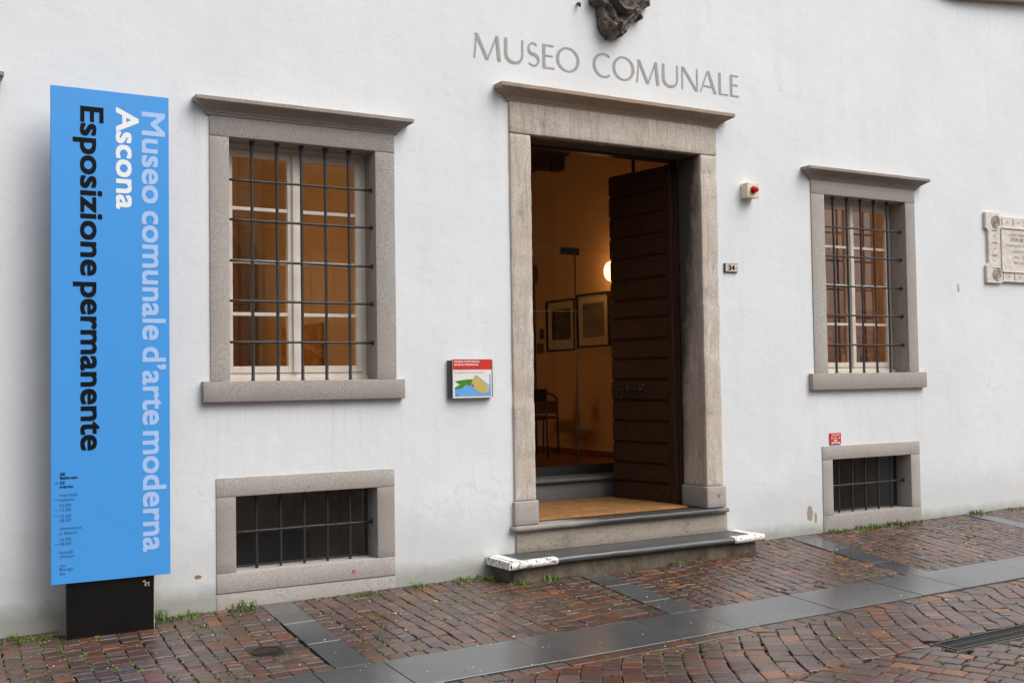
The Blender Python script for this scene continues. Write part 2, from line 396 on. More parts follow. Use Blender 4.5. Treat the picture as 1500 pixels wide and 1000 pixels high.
def text_obj(name, s, mat, parent, O, ux, uy, width=None, cap=None, size=None, bold=0, ref=None, xs_=1):
    """flat print: s with its baseline starting at O, running along ux, letter tops along uy"""
    def raw(body):
        c = bpy.data.curves.new('t', 'FONT'); c.body = body; c.size = 1; c.resolution_u = 4
        o = bpy.data.objects.new('t', c); col.objects.link(o)
        dg = bpy.context.evaluated_depsgraph_get(); me = bpy.data.meshes.new_from_object(o.evaluated_get(dg))
        bpy.data.objects.remove(o); bpy.data.curves.remove(c); return me
    me = raw(s); xs = [v.co.x for v in me.vertices]; x0, x1 = min(xs), max(xs)
    rm = raw(ref or 'E'); ch = max(v.co.y for v in rm.vertices); bpy.data.meshes.remove(rm)
    sy = (cap/(ch+2*bold)) if cap else size
    sx = width/(x1-x0+2*bold) if width else sy*xs_
    O, ux, uy = Vector(O), Vector(ux), Vector(uy); out = ux.cross(uy)
    base = [tuple(v.co) for v in me.vertices]; pol = [tuple(p.vertices) for p in me.polygons]
    mb = MB(); shifts = [(0, 0)]
    if bold: shifts = [(a*bold, b*bold) for a in (-1, -.33, .33, 1) for b in (-1, 1)]+[(a*bold, b*bold) for a in (-1, 1) for b in (-.33, .33)]+[(0, 0)]
    for k, (dx, dy) in enumerate(shifts):
        mb.add([O+ux*((x-x0+dx+bold)*sx)+uy*((y+dy+bold)*sy)+out*(k*.00001) for x, y, z in base], pol)
    bpy.data.meshes.remove(me)
    return mb.build(name, mat, parent, normals=False)

def gz(X, Y):                    # the paved ground: falls away from the wall, climbs to the right
    b = .0115*(X-3.3)
    b += .05*0
    if Y > 0: return b
    return b+(.06*Y if Y > -1.85 else -.111+.03*(Y+1.85))

# ---------------------------------------------------------------- ground, pavement, street
PAL = [(.098, .050, .040), (.085, .046, .039), (.075, .046, .042), (.096, .062, .054), (.070, .044, .040),
       (.112, .054, .036), (.118, .050, .030), (.084, .042, .034), (.105, .070, .061), (.072, .050, .048)]
def stone_col():
    r = random.random()
    if r < .022: c = (.20, .080, .030)
    elif r < .08: c = (.15, .060, .034)
    else: c = random.choice(PAL)
    k = random.uniform(.86, 1.14); return tuple(x*k for x in c)
def cobble_geo(q):
    """q = 4 plan corners (x,y) counter-clockwise; a split stone with worn, tilted top"""
    c = (sum(p[0] for p in q)/4, sum(p[1] for p in q)/4)
    j = [(p[0]+random.uniform(-.005, .005), p[1]+random.uniform(-.005, .005)) for p in q]
    def shr(p, d):
        vx, vy = c[0]-p[0], c[1]-p[1]; L = math.hypot(vx, vy); k = min(d/L, .45); return (p[0]+vx*k, p[1]+vy*k)
    tx, ty, h = random.gauss(0, .014), random.gauss(0, .014), random.uniform(-.0024, .0024)
    top = lambda x, y, o: gz(x, y)+h+(x-c[0])*tx+(y-c[1])*ty+o
    a = [shr(p, .0028) for p in j]; b = [shr(p, .0045) for p in j]; d = [shr(p, .010) for p in j]; e = [shr(p, .030) for p in j]
    vs = [(x, y, gz(x, y)-.035) for x, y in a]+[(x, y, top(x, y, -.007)) for x, y in a]+[(x, y, top(x, y, -.0028)) for x, y in b]+[(x, y, top(x, y, 0)) for x, y in d]
    vs += [(x, y, top(x, y, .0008)) for x, y in e]
    fs = []
    for k in range(4):
        for i in range(4): fs.append((4*k+i, 4*k+(i+1) % 4, 4*k+4+(i+1) % 4, 4*k+4+i))
    fs.append((16, 17, 18, 19))
    return vs, fs
def area4(q): return abs(sum(q[i][0]*q[(i+1) % 4][1]-q[(i+1) % 4][0]*q[i][1] for i in range(4)))/2
def lin(a, b, t): return a+(b-a)*t
BAND0, BAND1 = -1.41, -1.855
# dark cross strips: (x at wall, x at band) for both edges
STRIPS = [((-2.2, -2.25), (-2.0, -2.05)), ((2.16, 2.11), (2.36, 2.31)), ((4.35, 4.25), (4.55, 4.47)), ((6.57, 6.33), (6.79, 6.56)), ((8.76, 8.5), (8.93, 8.70)), ((11.0, 10.8), (11.2, 11.0))]
MANHOLE = (1.905, -.94, .085); DRAIN = (5.07, 7.9, -2.80, -2.65)
def blocked(cx, cy):
    if math.hypot(cx-MANHOLE[0], cy-MANHOLE[1]) < MANHOLE[2]+.035: return True
    if DRAIN[0]-.022 < cx < DRAIN[1]+.05 and DRAIN[2]-.022 < cy < DRAIN[3]+.022: return True
    if 3.80 < cx < 5.97 and cy > -.31: return True
    if 1.0 < cx < 1.47 and cy > -.20: return True
    return False
bay_q = []
edges = [(-4.6, -4.6)]
for a, b in STRIPS: edges += [a, b]
edges += [(13.4, 13.2)]
for i in range(0, len(edges), 2):
    L, Rr = edges[i], edges[i+1]
    n = max(1, round((Rr[0]-L[0])/.096))
    ws = [random.uniform(.85, 1.15) for _ in range(n)]; tot = sum(ws); cum = [0]
    for x in ws: cum.append(cum[-1]+x/tot)
    wob = random.uniform(0, 6)
    def bx(t, y):
        s = y/BAND0
        return lin(lin(L[0], L[1], s), lin(Rr[0], Rr[1], s), t) + (0 if t in (0, 1) else .014*math.sin(y*3+wob+t*3))
    for k in range(n):
        t0, t1 = cum[k], cum[k+1]; y = .02
        if random.random() < .0: continue
        while y > BAND0+.12:
            l = random.choice([.055, .07, .08, .09, .10, .115]); y2 = max(y-l, BAND0+.10)
            if y2-(BAND0+.10) < .05: y2 = BAND0+.10
            q = [(bx(t0, y2), y2), (bx(t1, y2), y2+random.uniform(-.006, .006)), (bx(t1, y), y), (bx(t0, y), y)]
            if y2 >= y-.02: break
            bay_q.append(q); y = y2
    # a course along the band
    x = 0
    W_ = Rr[1]-L[1]; m = max(1, round(W_/.11))
    for k in range(m):
        t0, t1 = k/m, (k+1)/m
        bay_q.append([(lin(L[1], Rr[1], t0), BAND0+.004), (lin(L[1], Rr[1], t1), BAND0+.004), (lin(L[1], Rr[1], t1), BAND0+.098), (lin(L[1], Rr[1], t0), BAND0+.098)])
street_q = []
x = -3.0
while x < 13:                       # course along the band
    l = random.uniform(.09, .16)
    street_q.append([(x, -1.955), (x+l, -1.955), (x+l, -1.862), (x, -1.862)]); x += l
zones = [(-1.958, -2.68, .80, -.22, .42, .132), (-2.68, -3.42, -.62, .2, -.32, .122), (-3.42, -4.15, .75, -.2, .42, .132), (-4.15, -5.0, -.6, .2, -.32, .122)]
for y0, y1, s1, s2, sk, uw in zones:
    Ln = y0-y1; u = -4.5
    while u < 15:
        wd = uw*random.uniform(.9, 1.1); v = -.05
        ph = random.uniform(-.02, .02)
        def mp(uu, vv, side):
            vv = min(max(vv+sk*(side*wd), 0), Ln)
            return (uu-(s1*vv+s2*vv*vv)+.003*math.sin(vv*9+ph*200), y0-vv)
        while v < Ln:
            l = random.choice([.06, .075, .09, .10, .12])
            q = [mp(u, v+l, -.5), mp(u+wd, v+l, .5), mp(u+wd, v, .5), mp(u, v, -.5)]
            if area4(q) > .0022: street_q.append(q)
            v += l
        u += wd
def make_paving(name, qs, label):
    root = empty(name, (4.5, 0, 0)); tag(root, kind='structure', label=label)
    items = []
    for q in qs:
        cx, cy = sum(p[0] for p in q)/4, sum(p[1] for p in q)/4
        if blocked(cx, cy) or area4(q) < .0018: continue
        if DRAIN[0]-.2 < cx < DRAIN[1] and DRAIN[2]-.2 < cy < DRAIN[3]+.2:
            e = .022
            if cy > DRAIN[3]+e: q = [(a, max(b, DRAIN[3]+e)) for a, b in q]
            elif cy < DRAIN[2]-e: q = [(a, min(b, DRAIN[2]-e)) for a, b in q]
            else: q = [(min(a, DRAIN[0]-e), b) for a, b in q]
            if area4(q) < .0015: continue
        px, py, pz = project((cx, cy, gz(cx, cy)))
        vis = pz > 0 and -10 < px < 1510 and py < 1008
        items.append((-area4(q)/pz**3 if vis else 1, q))
    items.sort(key=lambda t: t[0])
    def mk(lst, nm, kind=None):
        vs, fs, cs = [], [], []
        for _, q in lst:
            v, f = cobble_geo(q); o = len(vs); vs += v; fs += [tuple(i+o for i in t) for t in f]; cs += [stone_col()]*len(v)
        me = bpy.data.meshes.new(nm); me.from_pydata(vs, [], fs)
        at = me.color_attributes.new('Col', 'FLOAT_COLOR', 'POINT')
        at.data.foreach_set('color', [x for c in cs for x in (*c, 1)])
        me.materials.append(M['cobble'])
        o = link(nm, me, root)
        if kind: o['kind'] = kind
    for it in items[:300]: mk([it], 'cobblestone')
    mk(items[300:], 'cobblestone_field', 'stuff')
    return root, [q for _, q in items]
g = MB()
xs = [-120, -20, -6] + [-4+i for i in range(0, 20)] + [20, 60, 120]; ys = [-80, -20, -10, -5.1, -4, -3, -1.86, -1.4, 0, 1, 10, 80]
def gg(x, y):
    x = max(-6, min(18, x)); yy = max(-9, y); return gz(x, yy)-.016
for i in range(len(xs)-1):
    for j in range(len(ys)-1):
        if ys[j] >= 0 and -9 < xs[i] < 20: continue
        g.add([(a, b, gg(a, b)-(.012 if b > -5.05 and -5 < a < 14 else 0)) for a, b in ((xs[i], ys[j]), (xs[i+1], ys[j]), (xs[i+1], ys[j+1]), (xs[i], ys[j+1]))], [(0, 1, 2, 3)])
tag(g.build('ground', 'earth', merge=True, normals=False), kind='structure', label='dark earth bed under the paving and its joints')
pavement, bayq = make_paving('pavement', bay_q, 'wet reddish porphyry sett pavement between the wall and the grey stone band')
street, strq = make_paving('street', street_q, 'wet reddish porphyry setts laid in slanting rows beyond the stone band')

def slab_poly(corners, top, parent, name='paving_slab'):
    c = Vector((sum(p[0] for p in corners)/4, sum(p[1] for p in corners)/4))
    mb = MB(); rings = []
    for sh, dz in ((.0025, -.04), (.0025, top-.0018), (.0042, top)):
        rg = []
        for p in corners:
            v = c-Vector(p); v = v/max(abs(v.x), abs(v.y)); k = sh
            sx = k if p[0] < c.x else -k; sy = k if p[1] < c.y else -k
            rg.append((p[0]+sx, p[1]+sy, gz(p[0]+sx, p[1]+sy)+dz))
        rings.append(rg)
    vs = rings[0]+rings[1]+rings[2]; fs = []
    for k in range(2):
        for i in range(4): fs.append((4*k+i, 4*k+(i+1) % 4, 4*k+4+(i+1) % 4, 4*k+4+i))
    fs.append((8, 9, 10, 11)); mb.add(vs, fs)
    return mb.build(name, 'slate', parent)
jx = [-3.9, -3.0, -2.1, -1.2, -.4, .35, 1.15, 1.98, 2.36, 3.16, 3.97, 4.39, 5.20, 5.96, 6.375, 7.19, 8.0, 8.45, 8.75, 9.55, 10.4, 11.2, 12.0]
for a, b in zip(jx, jx[1:]):
    slab_poly([(a, BAND1), (b, BAND1), (b, BAND0), (a, BAND0)], .004+random.uniform(-.001, .002), pavement)
for (a0, a1), (b0, b1) in STRIPS:
    ts = [0, .33+random.uniform(-.06, .06), .68+random.uniform(-.06, .06), 1]
    yb = -.315 if 4 < a0 < 5 else .0
    for t0, t1 in zip(ts, ts[1:]):
        y0, y1 = lin(yb, BAND0, t0), lin(yb, BAND0, t1); f0, f1 = y0/BAND0, y1/BAND0
        slab_poly([(lin(a0, a1, f1), y1), (lin(b0, b1, f1), y1), (lin(b0, b1, f0), y0), (lin(a0, a1, f0), y0)], .003, pavement)

# manhole cover (small round hydrant lid) and the drain
mx_, my_, mr = MANHOLE
mh = empty('manhole_cover', (mx_, my_, gz(mx_, my_)), label='small round cast iron cover set in the setts left of the dark strip', cat='manhole cover')
def disc(cx, cy, r0, r1, h0, h1, n=32):
    mb = MB(); vs = []
    for k in range(n):
        t = 2*math.pi*k/n
        for r, h in ((r0, h0), (r0, h1), (r1, h1), (r1, h0)):
            x, y = cx+r*math.cos(t), cy+r*math.sin(t); vs.append((x, y, gz(x, y)+h))
    fs = []
    for k in range(n):
        for i in range(3): fs.append((4*k+i, 4*k+i+1, 4*((k+1) % n)+i+1, 4*((k+1) % n)+i))
    mb.add(vs, fs); return mb
disc(mx_, my_, mr-.012, mr, -.02, .003).build('rim', 'castiron', mh)
d = disc(mx_, my_, 0.0005, mr-.015, -.02, 0)
for k in range(7):
    a = -.05+k*.0167; hl = math.sqrt(max(0, (mr-.02)**2-a*a))
    z = gz(mx_+a, my_); d.box(mx_+a-.003, mx_+a+.003, my_-hl, my_+hl, z-.001, z+.0025)
d.build('lid', 'castiron', mh)
dm = MB()       # ring of mortar round the lid
disc(mx_, my_, mr+.001, mr+.075, -.02, -.004).build('mortar_collar', 'earth', mh)
dr = empty('drain_grate', (DRAIN[0], DRAIN[3], gz(DRAIN[0], DRAIN[3])), label='long iron slot drain grate set in the street setts, lower right', cat='drain grate')
mb = MB(); x0, x1, y0, y1 = DRAIN
def sbox(mb, xa, xb, ya, yb, zb, zt):
    vs = [(x, y, gz(x, y)+z) for z in (zb, zt) for x, y in ((xa, ya), (xb, ya), (xb, yb), (xa, yb))]
    mb.add(vs, [(0, 3, 2, 1), (4, 5, 6, 7), (0, 1, 5, 4), (1, 2, 6, 5), (2, 3, 7, 6), (3, 0, 4, 7)])
sbox(mb, x0, x1, y0, y0+.012, -.05, .002); sbox(mb, x0, x1, y1-.012, y1, -.05, .002)
sbox(mb, x0, x0+.012, y0+.012, y1-.012, -.05, .002); sbox(mb, x1-.012, x1, y0+.012, y1-.012, -.05, .002)
mb.build('frame', 'drain', dr)
mb = MB()
sbox(mb, x0-.018, x1, y1, y1+.018, -.04, -.0045); sbox(mb, x0-.018, x1, y0-.018, y0, -.04, -.0045); sbox(mb, x0-.018, x0, y0, y1, -.04, -.0045)
mb.build('concrete_collar', 'concrete', dr)
mb = MB(); sbox(mb, x0, x1, (y0+y1)/2-.004, (y0+y1)/2+.004, -.02, 0); mb.build('centre_rib', 'drain', dr)
xx = x0+.022; nb_ = 0
while xx < x1-.02:
    mb = MB(); sbox(mb, xx, xx+.008, y0+.012, y1-.012, -.02, -.001); mb.build('bar', 'drain', dr); xx += .0225; nb_ += 1

# ---------------------------------------------------------------- the museum building
B = empty('museum_building', (4.9, 0, 0), label='white plastered museum front with stone framed door and barred windows', cat='building')
WT = .45
WIN = {'A': (-.636, .60, -.515, .46), 'L': (1.864, 3.10, 1.985, 2.96), 'R': (6.925, 8.205, 7.078, 8.080)}
holes = []
for k, (b0, b1, o0, o1) in WIN.items(): holes.append((b0+.05, b1-.05, 1.33, 2.93))
CEL = [(1.894, 3.077, 2.016, 2.952, .0, .781, .205, .664), (6.988, 8.19, 7.107, 8.072, .083, .759, .180, .643)]
for c in CEL: holes.append((c[0]+.04, c[1]-.04, c[6]-.08, c[5]-.05))
holes.append((4.05, 5.84, .17, 3.20))
X0, X1, Z0, Z1 = -9, 18, -.8, 7.2
gx = sorted({X0, X1, *[h[0] for h in holes], *[h[1] for h in holes]}); gzs = sorted({Z0, Z1, *[h[2] for h in holes], *[h[3] for h in holes]})
inh = lambda x, z: any(h[0] < x < h[1] and h[2] < z < h[3] for h in holes)
wm = MB()
for i in range(len(gx)-1):
    for j in range(len(gzs)-1):
        a, b, c, d = gx[i], gx[i+1], gzs[j], gzs[j+1]; mxx, mzz = (a+b)/2, (c+d)/2
        if inh(mxx, mzz): continue
        wm.add([(a, 0, c), (b, 0, c), (b, 0, d), (a, 0, d)], [(0, 1, 2, 3)])
        wm.add([(a, WT, c), (b, WT, c), (b, WT, d), (a, WT, d)], [(3, 2, 1, 0)])
for a, b, c, d in holes:
    for p, q in (((a, c), (b, c)), ((b, c), (b, d)), ((b, d), (a, d)), ((a, d), (a, c))):
        wm.add([(p[0], 0, p[1]), (p[0], WT, p[1]), (q[0], WT, q[1]), (q[0], 0, q[1])], [(0, 1, 2, 3)])
wm.add([(X0, 0, Z1), (X1, 0, Z1), (X1, WT, Z1), (X0, WT, Z1)], [(0, 1, 2, 3)])
wm.build('wall', 'plaster', B, normals=False)

def cornice(xa, xb, zb, zt, P, name, mat, parent, jit=.001):
    H = zt-zb
    prof = [(.012, 0), (.020, .05), (.022, .16), (.030, .20)]
    for k in range(7):
        t = k/6; s = t*t*(3-2*t); prof.append((.030+(P-.038)*(.55*t*t+.45*s), .22+.47*t))
    prof += [(P-.004, .72), (P, .76), (P, .97), (P-.004, 1.0), (0, 1.04)]
    prof = [(.0, 0)]+prof
    n = max(2, round((xb-xa)/.06)); mb = MB(); rows = []
    for p, h in prof:
        z = zb+h*H; r = [(xa-p, 0.01, z), (xa-p, -p, z)]
        r += [(lin(xa-p, xb+p, k/n), -p, z) for k in range(1, n)]
        r += [(xb+p, -p, z), (xb+p, 0.01, z)]
        rows.append(r)
    m = len(rows[0]); vs = [v for r in rows for v in r]; fs = []
    for k in range(len(rows)-1):
        for i in range(m-1): fs.append((k*m+i, k*m+i+1, (k+1)*m+i+1, (k+1)*m+i))
    vs = [tuple(Vector(v)+noise.noise_vector(Vector(v)*9)*jit+noise.noise_vector(Vector(v)*30)*jit*.6) for v in vs]
    mb.add(vs, fs); return mb.build(name, mat, parent)

def iron_bar(p0, p1, r, parent, flare=False):
    p0, p1 = Vector(p0), Vector(p1); n = 9
    pts = []; rs = []
    for k in range(n+1):
        t = k/n; p = p0.lerp(p1, t)+noise.noise_vector(p0*7+Vector((t*3, 0, 0)))*.0022
        pts.append(p); rs.append(r*random.uniform(.94, 1.06))
    if flare:
        d = (p1-p0).normalized()
        pts = [p0+d*.0, p0+d*.012]+pts[1:-1]+[p1-d*.10, p1-d*.03, p1]; rs = [r*1.55, r*1.1]+rs[1:-1]+[r*1.05, r*1.25, r*2.0]
        pts.sort(key=lambda q: (q-p0).dot(d))
    mb = MB().tube(pts, rs, 8); return mb.build('iron_bar', 'iron', parent, smooth=True)

def window(key, ztop, zbot=1.372, yF=.17, full=True):
    b0, b1, o0, o1 = WIN[key]; zl = 3.003
    s = bm_obj(stone(b0, b1, -.012, yF, ztop, zl), 'window_surround', 'granite', B)
    bm_obj(stone(b0, o0, -.010, yF, zbot, ztop-.001), 'jamb', 'granite', s)
    bm_obj(stone(o1, b1, -.010, yF, zbot, ztop-.001), 'jamb', 'granite', s)
    sa, sb = (b0-.055, b1+.045) if key != 'R' else (b0-.065, b1+.06)
    bm_obj(stone(sa, sb, -.045, yF+.02, 1.243 if key != 'R' else 1.232, zbot-.002), 'sill', 'granite', s)
    cornice(b0, b1, zl-.004, 3.098, .104, 'cornice', 'granite_cornice', s)
    # wrought iron grille let into the stone
    yb = .055
    hz = [2.625, 2.375, 2.118, 1.868, 1.612]; n = 5
    vx = [lin(o0, o1, (k+1)/(n+1)) for k in range(n)]
    mb = MB()
    for z in hz:
        for x in vx: mb.sphere((x, yb, z), .0140, .0140, .012, 10, 6)
        mb.tube([(o1-.012, yb, z), (o1-.004, yb, z), (o1+.003, yb, z)], [.011, .016, .02], 8)
        mb.tube([(o0+.012, yb, z), (o0+.004, yb, z), (o0-.003, yb, z)], [.011, .016, .02], 8)
    gr = mb.build('window_grille', 'iron', B, smooth=True)
    for z in hz: iron_bar((o0-.004, yb, z), (o1+.004, yb, z), .0085, gr)
    for x in vx: iron_bar((x, yb, zbot-.004), (x, yb, ztop+.006), .0100, gr, True)
    # wooden casement
    y0, y1 = yF+.003, yF+.06; fz0, fz1 = zbot+.02, ztop+.02; fw = .05
    def frame(mb, xa, xb, za, zb, w, ya, yb_):
        mb.box(xa, xa+w, ya, yb_, za, zb); mb.box(xb-w, xb, ya, yb_, za, zb)
        mb.box(xa+w, xb-w, ya, yb_, zb-w, zb); mb.box(xa+w, xb-w, ya, yb_, za, za+w); return mb
    wf = frame(MB(), o0-.03, o1+.03, zbot-.01, fz1, .055, y0, y1+.02)
    wf.box(o0-.03, o1+.03, y0-.03, y0-.001, zbot-.008, zbot+.022)
    wf = wf.build('window', 'cream', B, bevel=.002)
    xc = (o0+o1)/2-.012; za, zb = zbot+.048, fz1-.056; xa, xb = o0+.027, o1-.027
    rows = 4
    for (sa_, sb_) in ((xa, xc-.001), (xc+.001, xb)):
        w_ = .043
        frame(MB(), sa_, sb_, za, zb, w_, y0-.008, y1-.012).build('sash', 'cream', wf, bevel=.003)
        ga, gb, gc, gd = sa_+w_, sb_-w_, za+w_-.005, zb-w_+.005
        for k in range(1, rows):
            z = lin(gc, gd, k/rows)
            MB().box(ga-.002, gb+.002, y0-.004, y1-.016, z-.0115, z+.0115).build('muntin', 'cream', wf, bevel=.003)
        for k in range(rows):
            z0_, z1_ = lin(gc, gd, k/rows), lin(gc, gd, (k+1)/rows)
            t_ = random.uniform(-.0006, .0006)
            mb = MB(); mb.add([(ga-.003, y0+.02+t_, z0_+.006), (gb+.003, y0+.02-t_, z0_+.006), (gb+.003, y0+.02, z1_-.006), (ga-.003, y0+.02, z1_-.006)], [(0, 1, 2, 3)])
            mb.build('pane', 'glass', wf, normals=False)
    MB().box(xc-.014, xc+.016, y0-.024, y0-.006, za+.002, zb-.002).build('cover_strip', 'cream', wf, bevel=.003)
    return s
window('A', 2.877)
window('L', 2.877)
window('R', 2.885)

def cellar(c, split):
    b0, b1, o0, o1, zb, zt, zo0, zo1 = c; yF = .16
    s = bm_obj(stone(b0, b1, -.008, yF, zo1, zt), 'cellar_surround', 'granite', B)
    bm_obj(stone(b0, o0, -.007, yF, zo0-.001, zo1-.001), 'jamb', 'granite', s)
    bm_obj(stone(o1, b1, -.007, yF, zo0-.001, zo1-.001), 'jamb', 'granite', s)
    if split:
        bm_obj(stone(b0, b1, -.008, yF+.02, .083, zo0-.002), 'sill', 'granite', s)
        bm_obj(stone(b0, b1, -.004, .1, -.09, .078), 'plinth', 'granite', s)
    else: bm_obj(stone(b0, b1, -.008, yF+.02, zb-.09, zo0-.002), 'sill', 'granite', s)
    yb = .085; n = 5
    vx = [lin(o0, o1, (k+1)/(n+1)) for k in range(n)]; zz = lin(zo0, zo1, .5)
    mb = MB()
    for x in vx: mb.sphere((x, yb, zz), .0140, .0140, .012, 10, 6)
    mb.tube([(o1-.012, yb, zz), (o1+.003, yb, zz)], [.012, .02], 8)
    gr = mb.build('cellar_grille', 'iron', B, smooth=True)
    iron_bar((o0-.004, yb, zz), (o1+.004, yb, zz), .0078, gr)
    for x in vx: iron_bar((x, yb, zo0-.004), (x, yb, zo1+.006), .0092, gr)
    # sunk recess behind, with fine wire mesh
    w_ = MB(); A, Bx, y1, zl, zh = b0+.02, b1-.02, .95, zo0-.7, zt+.05
    w_.add([(A, y1, zl), (Bx, y1, zl), (Bx, y1, zh), (A, y1, zh)], [(0, 1, 2, 3)])
    w_.add([(A, .46, zl), (A, y1, zl), (A, y1, zh), (A, .46, zh)], [(0, 1, 2, 3)])
    w_.add([(Bx, .46, zl), (Bx, y1, zl), (Bx, y1, zh), (Bx, .46, zh)], [(0, 1, 2, 3)])
    w_.add([(A, .46, zh), (Bx, .46, zh), (Bx, y1, zh), (A, y1, zh)], [(0, 1, 2, 3)])
    w_.add([(A, .46, zl), (Bx, .46, zl), (Bx, y1, zl), (A, y1, zl)], [(0, 1, 2, 3)])
    w_.build('cellar_recess', 'cellarwall', B, normals=False)
    MB().box(A+.02, Bx-.30, .70, .94, zl, lin(zo0, zo1, .22)).build('cellar_ledge', 'darkmetal', B, bevel=.004)
    mb = MB(); st = .011; x = o0
    while x < o1+.04: mb.box(x-.0006, x+.0006, .166, .1672, zo0-.03, zo1+.03); x += st
    z = zo0-.02
    while z < zo1+.03: mb.box(o0-.03, o1+.03, .1675, .1687, z-.0006, z+.0006); z += st
    tag(mb.build('wire_mesh', 'wire', B), kind='stuff')
    f = MB(); f.box(o0-.035, o1+.035, .163, .185, zo0-.03, zo0+.012); f.box(o0-.035, o1+.035, .163, .185, zo1-.004, zo1+.03)
    f.box(o0-.035, o0+.004, .163, .185, zo0+.012, zo1-.004); f.box(o1-.012, o1+.035, .163, .185, zo0+.012, zo1-.004)
    f.build('mesh_frame', 'darkmetal', B)
M['cellarwall'] = mat_plain('damp_cellar_plaster', (.58, .49, .42), .95, var=.45, scale=5)
M['wire'] = mat_plain('fine_wire', (.06, .058, .055), .5)
cellar(CEL[0], True); cellar(CEL[1], False)

# doorway -------------------------------------------------------
DO0, DO1, DB0, DB1, DT = 4.166, 5.728, 3.992, 5.895, 3.105
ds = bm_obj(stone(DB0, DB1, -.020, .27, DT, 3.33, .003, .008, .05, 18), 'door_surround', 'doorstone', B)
def jambp(xa, xb, name='jamb'):
    bm = stone(xa, xb, -.018, .27, .502, DT-.002, .0022, .008, .035, 26)
    for v in bm.verts:           # worn, knocked inner arris
        if v.co.y < .03:
            k = noise.noise(Vector((1.7, v.co.z*7, xa)))+.5*noise.noise(Vector((v.co.z*23, 2, xa)))
            if k > .05: v.co.y += min(.007, k*.012); v.co.x += (.0025 if v.co.x < (xa+xb)/2 else -.0025)*min(1, k)
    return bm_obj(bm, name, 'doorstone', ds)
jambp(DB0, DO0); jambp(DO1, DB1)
bm_obj(stone(DB0-.012, DO0+.012, -.034, .28, .334, .500, .0025, .008, .05), 'plinth_block', 'granite', ds)
bm_obj(stone(DO1-.014, DB1+.014, -.034, .28, .334, .500, .0025, .008, .05), 'plinth_block', 'granite', ds)
cornice(DB0, DB1, 3.326, 3.436, .116, 'cornice', 'doorcornice', ds, .0022)
# steps: rounded nosings
def tread(xa, xb, y0, y1, zb, zt, name, mat, parent, droop=0.0):
    prof = []
    r = (zt-zb)/2
    for k in range(9):
        t = -math.pi/2+math.pi*k/8; prof.append((y0+r-r*math.cos(t), (zt+zb)/2+r*math.sin(t)))
    prof += [(lin(y0+r, y1, .25), zt), (lin(y0+r, y1, .6), zt), (y1, zt), (y1, zb)]
    n = max(2, round((xb-xa)/.05)); vs = []; m = len(prof)
    for i in range(n+1):
        x = lin(xa, xb, i/n); ins = 0
        if i in (0, n): ins = .010
        for y, z in prof:
            if i in (0, n): z = (zb+zt)/2+(z-(zb+zt)/2)*.75; y = y+(ins if y < y0+.08 else 0)
            dz = -droop*(1-min(1, (x-xa)/.5))*(1 if y < y0+.2 else .4)
            v = Vector((x, y, z+dz)); vs.append(v+noise.noise_vector(v*8)*.0025+noise.noise_vector(v*25)*.0012)
    fs = []
    for i in range(n):
        for k in range(m): fs.append((i*m+k, i*m+(k+1) % m, (i+1)*m+(k+1) % m, (i+1)*m+k))
    fs += [tuple(range(m)), tuple(range(n*m, (n+1)*m))[::-1]]
    return MB().add(vs, fs).build(name, mat, parent, smooth=True)
up = tread(3.955, 5.925, -.055, 1.14, .288, .332, 'step', 'tread2', B) if False else None
n_ = NT('worn_wet_threshold'); _X, _Y, _Z = n_.xyz()
wet = n_.noise(2.2, 5, .65, stretch=(.6, 2.5, 1)); fin = n_.noise(140, 3, .6)
dryc = n_.mix(fin, (.20, .185, .17), (.36, .335, .31)); wetc = n_.mix(fin, (.030, .030, .030), (.075, .075, .075))
worn = n_.ramp(n_.math('ADD', n_.math('MULTIPLY', n_.math('ABSOLUTE', n_.math('SUBTRACT', _X, 5.2)), .62), n_.math('MULTIPLY', wet, .6)), [(.62, 1.), (.80, 0.)])
M['threshold'] = n_.out(n_.mix(worn, dryc, wetc), n_.ramp(worn, [(0, .75), (1, .32)]), n_.bump(fin, .002))
st1 = tread(3.955, 5.925, -.055, 1.135, .288, .332, 'step', 'threshold', B)
bm_obj(stone(4.0, 5.93, -.015, .2, .135, .287, .003, .006, .06), 'riser', 'stepstone', st1)
st2 = tread(3.765, 6.025, -.335, .0, .098, .142, 'step', 'tread', B, .012)
M_ = stone(3.815, 5.975, -.285, -.002, -.12, .097, .010, .012, .06, 9)
bm_obj(M_, 'riser', 'dirtystone', st2)
# the painted white ends of the lower slab: a thin coat over nosing and end
def coat(xa, xb, y0, y1, name):
    mb = MB(); r = .024; n = 10; prof = []
    for k in range(9):
        t = -math.pi/2+math.pi*k/8; prof.append((-.335+.022-r*math.cos(t)*1.03, .12+r*math.sin(t)*1.04))
    prof.append((-.27, .1455)); vs = []; m = len(prof)
    for i in range(n+1):
        x = lin(xa, xb, i/n); dz = -.012*(1-min(1, max(0, x-3.765)/.5))
        for y, z in prof:
            v = Vector((x, y-.001, z+dz)); vs.append(v+noise.noise_vector(v*8)*.0025+noise.noise_vector(v*25)*.0012)
    fs = [(i*m+k, i*m+k+1, (i+1)*m+k+1, (i+1)*m+k) for i in range(n) for k in range(m-1)]
    mb.add(vs, fs)
    return mb
c1 = coat(3.772, 4.14, 0, 0, 'a')
c1.box(3.758, 3.79, -.325, -.005, .088, .1385); c1.box(3.79, 3.862, -.30, -.005, .1385, .1435)
c1.build('white_paint_edge', 'whitepaint', st2, smooth=False)
c2 = coat(5.72, 6.018, 0, 0, 'b'); c2.box(6.006, 6.030, -.32, -.005, .102, .1445); c2.box(5.93, 6.006, -.30, -.02, .1445, .1465)
c2.build('white_paint_edge', 'whitepaint', st2, smooth=False)
